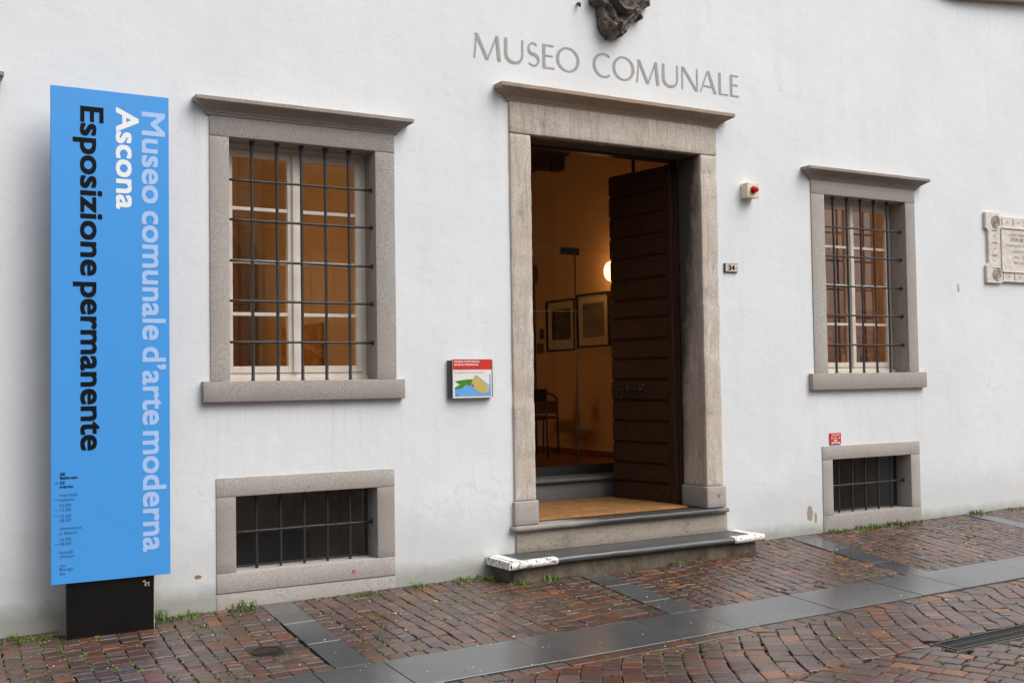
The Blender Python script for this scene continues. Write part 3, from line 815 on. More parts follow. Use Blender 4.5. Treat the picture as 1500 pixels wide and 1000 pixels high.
# inner step up to the hall
st3 = tread(4.10, 5.80, 1.085, 1.62, .488, .520, 'step', 'slate2', B) if False else None
M['slate2'] = mat_stone('dry_grey_step', (.10, .10, .10), (.22, .215, .21), 160)
st3 = tread(4.02, 6.95, 1.09, 1.62, .488, .520, 'step', 'slate2', B)
bm_obj(stone(4.02, 6.95, 1.125, 1.3, .30, .487, .003, .004, .1), 'riser', 'slate2', st3)
MB().box(3.6, 7.0, .455, 1.12, .25, .305).build('vestibule_floor', 'slate2', B)

# inside rooms --------------------------------------------------
def quad(name, pts, mat, thick=None):
    return MB().add(pts, [(0, 1, 2, 3)]).build(name, mat, B, normals=False)
HF = .517
MB().box(3.55, 7.0, 1.63, 7.5, HF-.1, HF).build('hall_floor', 'terracotta', B)
MB().box(7.0, 7.12, .452, 7.5, .2, 4.4).build('interior_wall', 'hallwall', B)
MB().box(3.42, 3.54, .452, 7.5, .2, 4.4).build('interior_wall', 'warmwall', B)
MB().box(3.55, 7.0, 7.5, 7.6, .2, 4.4).build('interior_wall', 'warmwall', B)
mb = MB(); mb.add([(3.54, .452, 4.22), (7.0, .452, 4.22), (7.0, 7.5, 3.55), (3.54, 7.5, 3.55)], [(0, 1, 2, 3)]); mb.build('ceiling', 'ceilwood', B, normals=False)
for k in range(7):
    y = 1.0+k*.95; z = 4.22-(y-.452)*.095
    MB().box(3.56, 6.98, y, y+.14, z-.16, z-.002).build('ceiling_beam', 'ceilwood', B)
MB().box(6.975, 6.998, 1.66, 7.4, HF+.001, HF+.055).build('skirting', 'terracotta', B)
M['pil'] = mat_plain('brown_pilaster_stone', (.16, .10, .06), .8)
pl = MB().box(6.90, 6.998, 4.55, 4.85, HF+.001, 2.50).build('pilaster', 'pil', B)
MB().box(6.86, 6.998, 4.48, 4.92, 2.502, 2.70).build('capital', 'pil', pl, bevel=.02)
# glass screen and door
gd = MB().box(3.56, 6.99, 1.425, 1.465, .522, .597).build('glass_door', 'darkmetal', B)
MB().add([(3.60, 1.445, .597), (5.498, 1.445, .597), (5.498, 1.445, 2.50), (3.60, 1.445, 2.50)], [(0, 1, 2, 3)]).build('pane', 'glass', gd, normals=False)
MB().add([(5.506, 1.445, .597), (6.985, 1.445, .597), (6.985, 1.445, 2.50), (5.506, 1.445, 2.50)], [(0, 1, 2, 3)]).build('pane', 'glass', gd, normals=False)
MB().add([(3.60, 1.445, 2.506), (6.985, 1.445, 2.506), (6.985, 1.445, 3.9), (3.60, 1.445, 3.9)], [(0, 1, 2, 3)]).build('pane', 'glass', gd, normals=False)
MB().box(5.36, 5.54, 1.43, 1.46, 2.452, 2.512).build('patch_fitting', 'darkmetal', gd)
MB().box(5.4985, 5.5055, 1.438, 1.452, .60, 2.45).build('pane_edge', 'darkmetal', gd)
MB().box(3.6, 6.985, 1.4435, 1.4465, 2.4995, 2.5025).build('pane_edge', 'paneedge', gd) if 'paneedge' in M else None
M['paneedge'] = mat_plain('polished_glass_edge', (.55, .50, .42), .2)
MB().box(3.6, 6.985, 1.4435, 1.4465, 2.5015, 2.5045).build('pane_edge', 'paneedge', gd)
MB().box(3.6, 6.985, 1.4425, 1.4455, 1.949, 1.953).build('pull_wire', 'paneedge', gd)

# door leaf: opened inwards on the right jamb
def leaf(hx, hy, ang, sign, zb=.312, zt=3.07, wd=.690):
    """local x runs from the hinge to the free edge, local y = room side thickness"""
    ca, sa = math.cos(ang), math.sin(ang)
    def T(u, v): return (hx+u*ca-v*sa, hy+u*sa+v*ca)
    def lb(mb, u0, u1, v0, v1, z0, z1, ch=0):
        p = [T(u0, v0), T(u1, v0), T(u1, v1), T(u0, v1)]
        mb.add([(x, y, z0) for x, y in p]+[(x, y, z1) for x, y in p], [(0, 3, 2, 1), (4, 5, 6, 7), (0, 1, 5, 4), (1, 2, 6, 5), (2, 3, 7, 6), (3, 0, 4, 7)])
        return mb
    d = lb(MB(), .0, wd, -.005, .035, zb, zt).build('door_leaf', 'doorstile', B)
    F = -1 if sign > 0 else 1
    def face(a, b): return (a, b) if sign < 0 else (-b+.03, -a+.03)
    lb(MB(), 0.0, .055, *face(.036, .056), zb, zt).build('stile', 'doorstile', d, bevel=.003)
    js = [.312, .499, .653, .823, .999, 1.17, 1.341, 1.512, 1.673, 1.85, 2.0, 2.173, 2.357, 2.536, 2.71, 2.89, 3.07]
    for z0, z1 in zip(js, js[1:]):
        z0 = lin(zb, zt, (z0-.312)/2.758); z1 = lin(zb, zt, (z1-.312)/2.758)
        mb = MB(); pr = [(.036, z0+.002), (.044, z0+.002), (.056, z0+.016), (.056, z1-.022), (.050, z1-.018), (.050, z1-.008), (.041, z1-.003), (.036, z1-.003)]
        vs = []
        for u in (.058, wd+random.uniform(-.001, .005)):
            for v, z in pr:
                v2 = v if sign < 0 else .03-v
                x, y = T(u, v2); vs.append((x, y, z))
        m = len(pr); fs = [(k, (k+1) % m, m+(k+1) % m, m+k) for k in range(m)]+[tuple(range(m)), tuple(range(2*m-1, m-1, -1))]
        pk = mb.add(vs, fs).build('plank', 'doorwood', d)
        for zz in (z0+.045, z1-.055):
            for u in (.12, wd-.05):
                if sign > 0: continue
                x, y = T(u, .0575); MB().sphere((x, y, zz), .006, .006, .006, 8, 5).build('nail', 'iron', pk, smooth=True)
    return d, T
ang = math.atan2(.72, -.12)
# the seen face looks towards -X side: local +v must point to -X/-Y
dl, T = leaf(5.705, .285, ang, -1)
bolt = MB()
def P3(u, v, z): x, y = T(u, v); return (x, y, z)
z = 1.265
bolt.tube([P3(.30, .074, z), P3(.685, .074, z)], .008, 8)
for u in (.34, .48, .64): bolt.tube([P3(u, .055, z-.03), P3(u, .09, z-.028), P3(u, .09, z+.028), P3(u, .055, z+.03)], .006, 6)
ring = [P3(.57+.035*math.cos(t), .092, z-.035+.035*math.sin(t)) for t in [k*math.pi/8 for k in range(17)]]
bolt.tube(ring, .0045, 6, cap=False)
bolt.tube([P3(.30, .078, z), P3(.30, .10, z+.045)], .008, 6)
bolt.build('bolt', 'iron', dl, smooth=True)
MB().box(5.672, 5.692, .79, .81, 3.05, 3.42).build('top_bolt', 'iron', dl)
fr = MB(); fr.box(5.700, 5.727, .272, .35, .335, 3.10); fr.box(4.168, 5.727, .272, .35, 3.09, 3.13); fr.box(4.167, 4.19, .272, .35, .335, 3.09)
fr.build('door_frame', 'doorstile', B, bevel=.002)
# left leaf folded back against the inner reveal
dl2, _ = leaf(4.175, .36, math.atan2(.72, -.20), 1)

# door mat
mat_ = empty('door_mat', (4.95, .6, .332), label='brown coir mat lying behind the threshold in the open doorway', cat='doormat')
mb = MB(); nx, ny = 60, 34; vs = []
poly = lambda i, j: (lin(4.06, 5.66, i/nx), lin(.10, 1.09, j/ny))
for j in range(ny+1):
    for i in range(nx+1):
        x, y = poly(i, j); e = min(i, nx-i, j*1.3, ny-j)
        vs.append((x, y, .334+.017*min(1, e/1.2)+noise.noise(Vector((x*30, y*30, 1)))*.0025+noise.noise(Vector((x*3, y*3, 5)))*.004))
fs = [(j*(nx+1)+i, j*(nx+1)+i+1, (j+1)*(nx+1)+i+1, (j+1)*(nx+1)+i) for j in range(ny) for i in range(nx)]
MB().add(vs, fs).build('mat_pile', 'coir', mat_, smooth=True)
MB().box(4.045, 5.675, .085, 1.085, .3325, .337).build('mat_backing', 'doorstile', mat_)

# rooms behind the two windows
def room(xa, xb, yb, wallm, zf=1.0):
    MB().box(xa-.1, xb+.1, yb, yb+.1, .2, 4.4).build('interior_wall', wallm, B)
    if xa < 0: MB().box(xa-.1, xa, .452, yb, .2, 4.4).build('interior_wall', wallm, B)
    else: MB().box(xb, xb+.1, .452, yb, .2, 4.4).build('interior_wall', wallm, B)
    MB().box(xa, xb, .452, yb, zf-.1, zf).build('room_floor', 'terracotta', B)
    MB().box(xa, xb, .452, yb, 3.9, 4.0).build('ceiling', 'warmwall', B)
room(-2.0, 3.42, 4.0, 'warmwall')
room(7.12, 13.5, 4.0, 'warmwall')
# vaulted arch ribs standing on the left room's back and side walls
def arch(cx, cz, r, w, y0, y1, name, mat):
    mb = MB(); n = 20; vs = []
    for k in range(n+1):
        t = math.pi*k/n
        for rr in (r, r+w):
            for y in (y0, y1): vs.append((cx+rr*math.cos(t), y, cz+rr*math.sin(t)))
    fs = []
    for k in range(n):
        a = 4*k; b = a+4
        fs += [(a, b, b+1, a+1), (a+2, a+3, b+3, b+2), (a, a+2, b+2, b), (a+1, b+1, b+3, a+3)]
    mb.add(vs, fs); mb.box(cx-r-w, cx-r, y0, y1, .5, cz); mb.box(cx+r, cx+r+w, y0, y1, .5, cz)
    return mb.build(name, mat, B)
M['archstone'] = mat_plain('brown_arch_plaster', (.28, .17, .09), .9)
arch(2.55, 2.35, .62, .10, 3.80, 3.995, 'arch', 'archstone')
arch(10.6, 2.4, .7, .12, 3.80, 3.995, 'arch', 'archstone')
def side_box(x0, x1, y0, y1, z0, z1, n, m): return MB().box(x0, x1, y0, y1, z0, z1).build(n, m, B)

def lamp(name, loc, r, power, label, mat='ceil_globe', rod=True):
    warm = (1, .45, .15) if name == 'wall_lamp' else (1, .48, .15)
    L_ = empty(name, loc, label=label, cat='lamp')
    MB().sphere(loc, r, r, r, 20, 12).build('lamp_globe', mat, L_, smooth=True)
    ld = bpy.data.lights.new('lamp_light', 'POINT'); ld.energy = power; ld.color = warm; ld.shadow_soft_size = r*1.05
    lo = bpy.data.objects.new('lamp_light', ld); lo.location = loc; col.objects.link(lo)
    lo.location = (loc[0], loc[1], loc[2]); set_parent(lo, L_)
    if rod: MB().tube([(loc[0], loc[1], loc[2]+r*.9), (loc[0], loc[1], 3.9)], .008, 6).build('rod', 'darkmetal', L_)
    return L_
PW = {'hall': 95, 'L': 135, 'R': 300}
l1 = lamp('ceiling_lamp', (1.5, 2.2, 2.0), .12, PW['L'], 'glowing globe lamp hanging in the room behind the left window')
l2 = lamp('ceiling_lamp', (8.8, 2.4, 2.0), .12, PW['R'], 'glowing globe lamp hanging in the room behind the right window')
wl = empty('wall_lamp', (6.98, 2.88, 2.50), label='glowing oval wall lamp on the hall wall beside the dark door', cat='lamp')
MB().sphere((6.91, 2.885, 2.49), .065, .070, .105, 20, 12).build('lamp_globe', 'globe', wl, smooth=True)
MB().sphere((6.975, 2.885, 2.45), .022, .05, .07, 12, 8).build('wall_bracket', 'darkmetal', wl, smooth=True)
ld = bpy.data.lights.new('lamp_light', 'POINT'); ld.energy = 2.6; ld.color = (1, .42, .12); ld.shadow_soft_size = .1
lo = bpy.data.objects.new('lamp_light', ld); lo.location = (6.74, 2.88, 2.5); col.objects.link(lo); set_parent(lo, wl)
l3 = lamp('wall_lamp', (3.66, 3.7, 1.7), .10, PW['hall'], 'added globe light on the left hall wall, unseen behind the jamb, brightening the hall', rod=False)  # added lamp, out of view, that brightens the hall wall opposite
MB().tube([(3.66, 3.7, 1.6), (3.55, 3.7, 1.5)], .012, 6).build('wall_bracket', 'darkmetal', l3)

# pictures on the hall wall (plane X = 7)
def picture(y0, y1, z0, z1, art, label, fw=.02, m=.085, mb_=.11):
    p = empty('framed_picture', (6.98, (y0+y1)/2, z0), label=label, cat='picture')
    mb = MB()
    for a in ((y0, y1, z1-fw, z1), (y0, y1, z0, z0+fw), (y0, y0+fw, z0+fw, z1-fw), (y1-fw, y1, z0+fw, z1-fw)):
        mb.box(6.955, 6.995, a[0], a[1], a[2], a[3])
    mb.build('frame', 'frameblk', p)
    MB().box(6.975, 6.992, y0+fw, y1-fw, z0+fw, z1-fw).build('mount', 'mat_board', p)
    MB().box(6.972, 6.9745, y0+fw+m, y1-fw-m, z0+fw+mb_, z1-fw-m).build('print', art, p)
    return p
picture(3.655, 4.255, 1.675, 2.262, 'art_dark', 'framed dark print in a pale mount, left of the two on the hall wall')
picture(2.995, 3.615, 1.70, 2.292, 'art_land', 'framed grey landscape print, right of the two, under the wall lamp', mb_=.09)
sw = empty('wall_switch', (6.99, 4.42, 1.75), label='small intercom switch on the hall wall left of the framed prints', cat='switch')
MB().box(6.97, 6.998, 4.37, 4.43, 1.83, 1.95).build('handset', 'darkmetal', sw, bevel=.004)
MB().box(6.975, 6.998, 4.38, 4.50, 1.66, 1.78).build('switch_plate', 'pil', sw, bevel=.004)
sk = empty('wall_socket', (6.99, 3.6, .78), label='pair of wall sockets with conduit down to the skirting in the hall', cat='socket')
for y in (3.50, 3.66): MB().box(6.975, 6.998, y, y+.11, .72, .83).build('socket_plate', 'mat_board', sk, bevel=.004)
MB().tube([(6.99, 3.56, .72), (6.99, 3.56, HF+.06)], .007, 6).build('conduit', 'mat_board', sk)
# chairs in the hall
def chair(loc, rz, label, arched=False, col_='frameblk'):
    c = empty('chair', loc, label=label, cat='chair', group='chairs by the hall wall')
    ca, sa = math.cos(rz), math.sin(rz)
    T = lambda x, y, z: (loc[0]+x*ca-y*sa, loc[1]+x*sa+y*ca, loc[2]+z)
    def bx_(mb, x0, x1, y0, y1, z0, z1):
        p = [(x0, y0), (x1, y0), (x1, y1), (x0, y1)]
        mb.add([T(x, y, z0) for x, y in p]+[T(x, y, z1) for x, y in p], [(0, 3, 2, 1), (4, 5, 6, 7), (0, 1, 5, 4), (1, 2, 6, 5), (2, 3, 7, 6), (3, 0, 4, 7)]); return mb
    bx_(MB(), -.20, .20, -.20, .20, .40, .43).build('seat', col_, c, bevel=.008)
    bx_(MB(), -.195, .195, -.225, -.21, .60 if not arched else .46, .735 if not arched else .60).build('backrest', col_, c, bevel=.004)
    for sx in (-1, 1):
        top = .75 if not arched else .60
        MB().tube([T(sx*.205, -.265, 0), T(sx*.205, -.235, .12), T(sx*.205, -.22, .42), T(sx*.205, -.218, top)], .011, 8).build('leg', 'darkmetal', c, smooth=True)
        MB().tube([T(sx*.19, .22, 0), T(sx*.19, .19, .40)], .011, 8).build('leg', 'darkmetal', c, smooth=True)
    if arched:
        pts = [T(.205*math.cos(t), -.218, .60+.10*math.sin(t)) for t in [math.pi*k/10 for k in range(11)]]
        MB().tube(pts, .011, 8).build('back_hoop', 'darkmetal', c, smooth=True)
    return c
chair((6.25, 3.62, HF), R(-18), 'dark metal chair with a flat black back panel, in front by the jamb')
chair((6.56, 3.92, HF), R(-12), 'metal chair with an arched hoop back, behind the flat backed one', True, 'pil')
# paintings in the side rooms, books on the inner sill
def canvas(x0, x1, z0, z1, label):
    p = empty('painting', ((x0+x1)/2, 3.97, z0), label=label, cat='painting')
    MB().box(x0, x1, 3.955, 3.995, z0, z1).build('canvas', 'art_abs', p, bevel=.003)
canvas(3.05, 3.41, 1.0, 2.1, 'striped yellow abstract painting seen through the left barred window') if False else None
p = empty('painting', (3.40, 2.7, 1.05), label='striped yellow abstract painting seen through the left barred window', cat='painting')
MB().box(3.385, 3.415, 2.15, 3.15, 1.05, 1.86).build('canvas', 'art_abs', p, bevel=.003)
canvas(10.9, 12.3, 1.2, 2.25, 'striped yellow abstract painting seen through the right barred window')
MB().box(7.0, 8.16, .30, .62, 1.33, 1.375).build('inner_sill', 'greywall', B)
bk = [(.028, .16, 't_white'), (.022, .15, 'greybook'), (.03, .155, 'greybook'), (.018, .165, 't_white'), (.02, .14, 't_black'), (.022, .17, 'greybook'), (.018, .155, 't_black'), (.025, .16, 'greybook')]
M['greybook'] = mat_plain('grey_book_cover', (.22, .23, .25), .6)
x = 7.80
names = ['white paperback at the left end of the books on the right inner sill', 'slim grey book second from the left on the inner sill', 'thick grey book third from the left on the inner sill', 'tall thin white book in the middle of the row on the inner sill', 'short black book in the middle of the row on the inner sill', 'tallest grey book in the row on the inner sill', 'black book second from the right on the inner sill', 'thick grey book at the right end of the row on the inner sill']
for (w_, h_, m_), nm_ in zip(bk, names):
    b_ = empty('book', (x+w_/2, .45, 1.376), label=nm_, cat='book', group='books on the inner sill of the right window')
    MB().box(x, x+w_-.002, .40, .51, 1.376, 1.376+h_).build('cover', m_, b_)
    MB().box(x+.003, x+w_-.005, .403, .507, 1.3765+h_, 1.3785+h_).build('pages', 't_white', b_)
    x += w_+.003

# curved stone moulding high on the right
bal = MB(); n = 24; P_ = []
for k in range(n+1):
    t = k/n; P_.append((7.9+t*4.5, -.09*math.sin(min(1, t*2.2)*math.pi/2)))
top_, bot_ = 4.72, 4.50
vs = []
for x, y in P_:
    bot_ = 4.815+(x-8.67)*.118+max(0, 8.9-x)**2*.5; vs += [(x, 0.0, bot_), (x, y-.001, bot_), (x, y-.02, bot_+.05), (x, y-.02, 5.6), (x, 0, 5.6)]
fs = [(i*5+k, i*5+k+1, i*5+6+k, i*5+5+k) for i in range(n) for k in range(4)]
bal.add(vs, fs); bal_o = bal.build('string_moulding', 'doorcornice', B)

# painted lettering on the wall -----------------------------------------
TB, TT = 3.606, 3.783; YL = -.0025
def ribbon(mb, pts, ws):
    vs = []
    for i, p in enumerate(pts):
        a = pts[max(0, i-1)]; b = pts[min(len(pts)-1, i+1)]; dx, dz = b[0]-a[0], b[1]-a[1]; l = math.hypot(dx, dz) or 1
        nx, nz = -dz/l, dx/l; w_ = (ws[i] if hasattr(ws, '__len__') else ws)/2
        vs += [(p[0]+nx*w_, YL, p[1]+nz*w_), (p[0]-nx*w_, YL, p[1]-nz*w_)]
    mb.add(vs, [(2*i, 2*i+1, 2*i+3, 2*i+2) for i in range(len(pts)-1)])
TK, TN = .026, .013
def stroke(mb, a, b, w): 
    # a stroke cut level at both ends; w = horizontal width (or vertical thickness when level)
    if abs(a[1]-b[1]) < 1e-4: mb.add([(a[0], YL, a[1]-w/2), (b[0], YL, b[1]-w/2), (b[0], YL, b[1]+w/2), (a[0], YL, a[1]+w/2)], [(0, 1, 2, 3)])
    else: mb.add([(a[0]-w/2, YL, a[1]), (a[0]+w/2, YL, a[1]), (b[0]+w/2, YL, b[1]), (b[0]-w/2, YL, b[1])], [(0, 1, 2, 3)])
def arc(mb, cx, cz, rx, rz, t0, t1, n=36, wt=lambda t: TN+(TK-TN)*abs(math.cos(t))**1.5):
    pts = [(cx+rx*math.cos(lin(t0, t1, k/n)), cz+rz*math.sin(lin(t0, t1, k/n))) for k in range(n+1)]
    ribbon(mb, pts, [wt(lin(t0, t1, k/n)) for k in range(n+1)])
def glyph(ch, xa, xb):
    mb = MB(); H = TT-TB; m = (TB+TT)/2
    if ch == 'M':
        stroke(mb, (xa+.007, TB), (xa+.028, TT), .014); stroke(mb, (xa+.024, TT), ((xa+xb)/2, TB+.0), .028)
        stroke(mb, ((xa+xb)/2, TB), (xb-.032, TT), .014); stroke(mb, (xb-.032, TT), (xb-.013, TB), .027)
    elif ch == 'U':
        r = (xb-xa)/2-.013; cz = TB+r*.95
        mb.add([(xa, YL, cz), (xa+TK, YL, cz), (xa+TK, YL, TT), (xa, YL, TT)], [(0, 1, 2, 3)])
        mb.add([(xb-.016, YL, cz), (xb, YL, cz), (xb, YL, TT), (xb-.016, YL, TT)], [(0, 1, 2, 3)])
        arc(mb, (xa+xb)/2+.002, cz, r+.001, r*.95-.007, math.pi, 2*math.pi, 24, lambda t: lin(TK, .016, (t-math.pi)/math.pi))
    elif ch == 'O':
        arc(mb, (xa+xb)/2, m, (xb-xa)/2-.013, H/2-.003, 0, 2*math.pi, 48)
    elif ch == 'C':
        arc(mb, xa+(xb-xa)*.60, m, (xb-xa)*.60-.013, H/2-.003, R(52), R(308), 44)
    elif ch == 'S':
        cx = (xa+xb)/2; pts = []
        for k in range(17): t = lin(R(35), R(270), k/16); pts.append((cx-.002+.038*math.cos(t), TT-.047+.040*math.sin(t)))
        for k in range(1, 18): t = lin(R(90), R(-145), k/17); pts.append((cx-.001+.045*math.cos(t), TB+.048+.041*math.sin(t)))
        n = len(pts); ribbon(mb, pts, [TN+(TK-TN)*math.exp(-((i/(n-1)-.5)/.2)**2) for i in range(n)])
    elif ch == 'E':
        stroke(mb, (xa+TK/2, TB), (xa+TK/2, TT), TK)
        for z, e in ((TB+.0065, 0), (m+.006, .012), (TT-.0065, .004)): stroke(mb, (xa+TK, z), (xb-e, z), TN)
    elif ch == 'L':
        stroke(mb, (xa+TK/2, TB), (xa+TK/2, TT), TK); stroke(mb, (xa+TK, TB+.0065), (xb, TB+.0065), TN)
    elif ch == 'N':
        stroke(mb, (xa+.007, TB), (xa+.007, TT), .014); stroke(mb, (xb-.007, TB), (xb-.007, TT), .014)
        stroke(mb, (xa+.012, TT), (xb-.012, TB), .029)
    elif ch == 'A':
        c = (xa+xb)/2-.004; stroke(mb, (xa+.007, TB), (c, TT), .014); stroke(mb, (c+.004, TT), (xb-.014, TB), .028)
        stroke(mb, (lin(xa, c, .36)+.008, TB+.052), (lin(xb-.02, c, .33), TB+.052), TN)
    return mb
lt = empty('wall_lettering', (4.9, 0, 3.6)); set_parent(lt, B)
lt = None
base_l = MB(); 
seq = [('M', 3.716, 3.938), ('U', 3.966, 4.125), ('S', 4.157, 4.26), ('E', 4.286, 4.388), ('O', 4.403, 4.609),
       ('C', 4.727, 4.893), ('O', 4.907, 5.112), ('M', 5.128, 5.348), ('U', 5.376, 5.534), ('N', 5.569, 5.731), ('A', 5.75, 5.923), ('L', 5.944, 6.043), ('E', 6.064, 6.158)]
for o in list(bpy.data.objects):
    if o.name == 'wall_lettering': bpy.data.objects.remove(o)
for i, s_ in enumerate(seq):
    g_ = glyph(*s_)
    if s_[0] in 'MNA':       # each brush stroke lies a hair above the one before
        g_.v = [(x, y-.0004*(k//4), z) for k, (x, y, z) in enumerate(g_.v)]
    elif s_[0] == 'U': g_.v = [(x, y-(.0004 if k >= 8 else 0), z) for k, (x, y, z) in enumerate(g_.v)]
    g_.build('wall_letter', 't_grey', B, normals=False)

# ---------------------------------------------------------------- banner stand
bs = empty('banner_stand', (1.24, -.2, gz(1.24, -.2)), label='tall blue exhibition banner panel on a black base left of the big window', cat='banner')
YB = -.235
MB().box(.926, 1.566, YB, YB+.028, .273, 3.019).build('panel', 'blue', bs, bevel=.0015)
pb = MB().box(1.008, 1.478, -.212, -.180, -.11, 2.9).build('base', 'black', bs, bevel=.002)
MB().box(1.005, 1.010, -.209, -.181, -.1, 2.9).build('edge_strip', 'blackedge', pb)
MB().box(1.4785, 1.4815, -.209, -.181, -.1, 2.9).build('edge_strip', 'enamel', pb)
YT = YB-.0012
dn, rt, upv = (0, 0, -1), (1, 0, 0), (0, 0, 1)
def tz(px, py):      # height on the banner plane of a point measured in the photograph
    d = CF*FOC+CR*(px-750)-CU*(py-500); t = (YT-CAM.y)/d.y; return (CAM+d*t).z
for w_, a, b in (('Museo', 163.6, 297.5), ('comunale', 308.5, 498), ('d\u2019arte', 508, 622.5), ('moderna', 631.5, 808.5)):
    t0, t1 = tz(208, a), tz(208, b)
    text_obj('lettering', w_, 't_pale', bs, (1.413, YT, t0), dn, rt, width=t0-t1, cap=.131, bold=.020)
text_obj('lettering', 'Ascona', 't_white', bs, (1.271, YT, 2.932), dn, rt, width=.580, cap=.124, bold=.022)
for w_, a, b in (('Esposizione', 154.8, 403.5), ('permanente', 412.5, 660)):
    t0, t1 = tz(118, a), tz(118, b)
    text_obj('lettering', w_, 't_black', bs, (1.079, YT, t0), dn, rt, width=t0-t1, cap=.125, bold=.022)
lines = [('28', 694.4, 1), ('febbraio', 699.8, 1), ('22', 707, 1), ('marzo', 712.7, 1), ('marted\u00ec', 725, 0), ('sabato', 731.8, 0), ('10.00', 740.3, 0), ('12.00', 747, 0), ('15.00', 756, 0), ('18.00', 762.3, 0),
         ('domenica', 774, 0), ('e festivi', 781, 0), ('16.00', 790.2, 0), ('18.00', 796.6, 0), ('luned\u00ec', 809, 0), ('chiuso', 815, 0), ('via', 828.4, 0), ('Borgo', 833.9, 0), ('34', 840.5, 0)]
for s_, y, b_ in lines:
    z = .885-(y+2.2-691)*.003712
    text_obj('lettering', s_, 't_black' if b_ else 't_navy', bs, (.970, YT, z), rt, upv, cap=.0165, bold=.02 if b_ else .0, xs_=1.22)
for y in (707, 731.8, 747, 756, 796.6):
    z = .885-(y+2.2-691)*.003712+.007
    MB().box(.945, .961, YT-.0002, YT, z, z+.0028).build('lettering', 't_black' if y == 707 else 't_navy', bs)

# ---------------------------------------------------------------- small things on the wall
def poly_plate(pts, y, mat, name, parent):
    return MB().add([(x, y, z) for x, z in pts], [tuple(range(len(pts)))]).build(name, mat, parent, normals=False)
ms = empty('museum_sign', (3.64, 0, 1.235), label='small square sign with red header and town map beside the door', cat='sign')
MB().box(3.478, 3.818, -.030, -.001, 1.236, 1.492).build('backing', 'darkmetal', ms, bevel=.002)
MB().box(3.500, 3.802, -.046, -.031, 1.234, 1.498).build('panel', 'white', ms, bevel=.0015)
sx0, sx1, sz0, sz1 = 3.500, 3.802, 1.234, 1.498
def S(u, v): return (lin(sx0, sx1, (u-215)/600), lin(sz1, sz0, (v-178)/620))
MB().box(sx0, sx1, -.0472, -.0464, S(0, 342)[1], sz1).build('header', 'red', ms)
yy = -.0470
poly_plate([S(*p) for p in ((242, 770), (242, 668), (300, 650), (370, 630), (440, 590), (500, 570), (540, 650), (620, 715), (700, 730), (760, 690), (780, 560), (775, 420), (795, 420), (798, 770))][::-1], yy, 'mapblue', 'map', ms)
poly_plate([S(*p) for p in ((242, 525), (430, 500), (545, 500), (500, 565), (455, 615), (430, 585), (350, 640), (242, 662), (242, 625), (318, 582))][::-1], yy-.0004, 'mapgreen', 'map', ms)
poly_plate([S(*p) for p in ((520, 490), (555, 430), (590, 445), (770, 640), (740, 700), (690, 730), (620, 715), (560, 670), (530, 600), (495, 565))][::-1], yy-.0008, 'maptan', 'map', ms)
poly_plate([S(*p) for p in ((570, 440), (580, 436), (770, 600), (768, 612))][::-1], yy-.0012, 'mapblue', 'map', ms)
poly_plate([S(*p) for p in ((490, 575), (508, 568), (535, 610), (520, 628))][::-1], yy-.0012, 'red', 'map', ms)
text_obj('lettering', 'MUSEO COMUNALE', 't_white', ms, (*[S(235, 228)[0]], -.0476, S(235, 228)[1]), rt, upv, cap=.0125, width=.196, bold=.02)
text_obj('lettering', 'D\u2019ARTE MODERNA', 't_white', ms, (S(235, 278)[0], -.0476, S(235, 278)[1]), rt, upv, cap=.0125, width=.188, bold=.02)
text_obj('lettering', 'IL BORGO DI ASCONA', 't_grey', ms, (S(235, 405)[0], -.0468, S(235, 405)[1]), rt, upv, cap=.0125, width=.232)
text_obj('lettering', '18', 't_navy', ms, (S(262, 762)[0], -.0478, S(262, 762)[1]), rt, upv, cap=.014)

hn = empty('house_number', (6.026, 0, 2.184), label='small beige tile with black number 34 on wall right of the door', cat='house number')
MB().box(5.958, 6.093, -.014, -.001, 2.184, 2.256).build('backing', 'darkmetal', hn, bevel=.001)
MB().box(5.964, 6.088, -.018, -.0145, 2.189, 2.251).build('tile', 'enamel', hn, bevel=.0015)
text_obj('numeral', '34', 't_black', hn, (5.991, -.0187, 2.198), rt, upv, cap=.044, width=.070, bold=.035)
for x in (5.971, 6.081): MB().sphere((x, -.0185, 2.221), .003, .002, .003, 8, 5).build('screw', 'iron', hn)

al = empty('alarm_box', (6.2, 0, 2.78), label='cream alarm box with a red lamp on wall above house number', cat='alarm')
MB().box(6.155, 6.275, -.062, -.001, 2.785, 2.905).build('housing', 'ivory', al, bevel=.006)
MB().box(6.153, 6.277, -.080, -.0625, 2.783, 2.907).build('lid', 'ivory', al, bevel=.005)
lb_ = MB().tube([(6.215, -.081, 2.848), (6.215, -.092, 2.848)], .030, 20).build('lamp_collar', 'redlens', al, smooth=False)
MB().tube([(6.215, -.0925, 2.848), (6.215, -.122, 2.848), (6.215, -.130, 2.848)], [.024, .023, .016], 20).build('red_lens', 'redlens', al, smooth=True)
MB().tube([(6.205, -.04, 2.784), (6.205, -.04, 2.762)], .012, 12).build('cable_gland', 'ivory', al)
for x, z in ((6.167, 2.795), (6.265, 2.795), (6.167, 2.897), (6.265, 2.897)): MB().sphere((x, -.0805, z), .004, .002, .004, 8, 5).build('screw', 'iron', al)

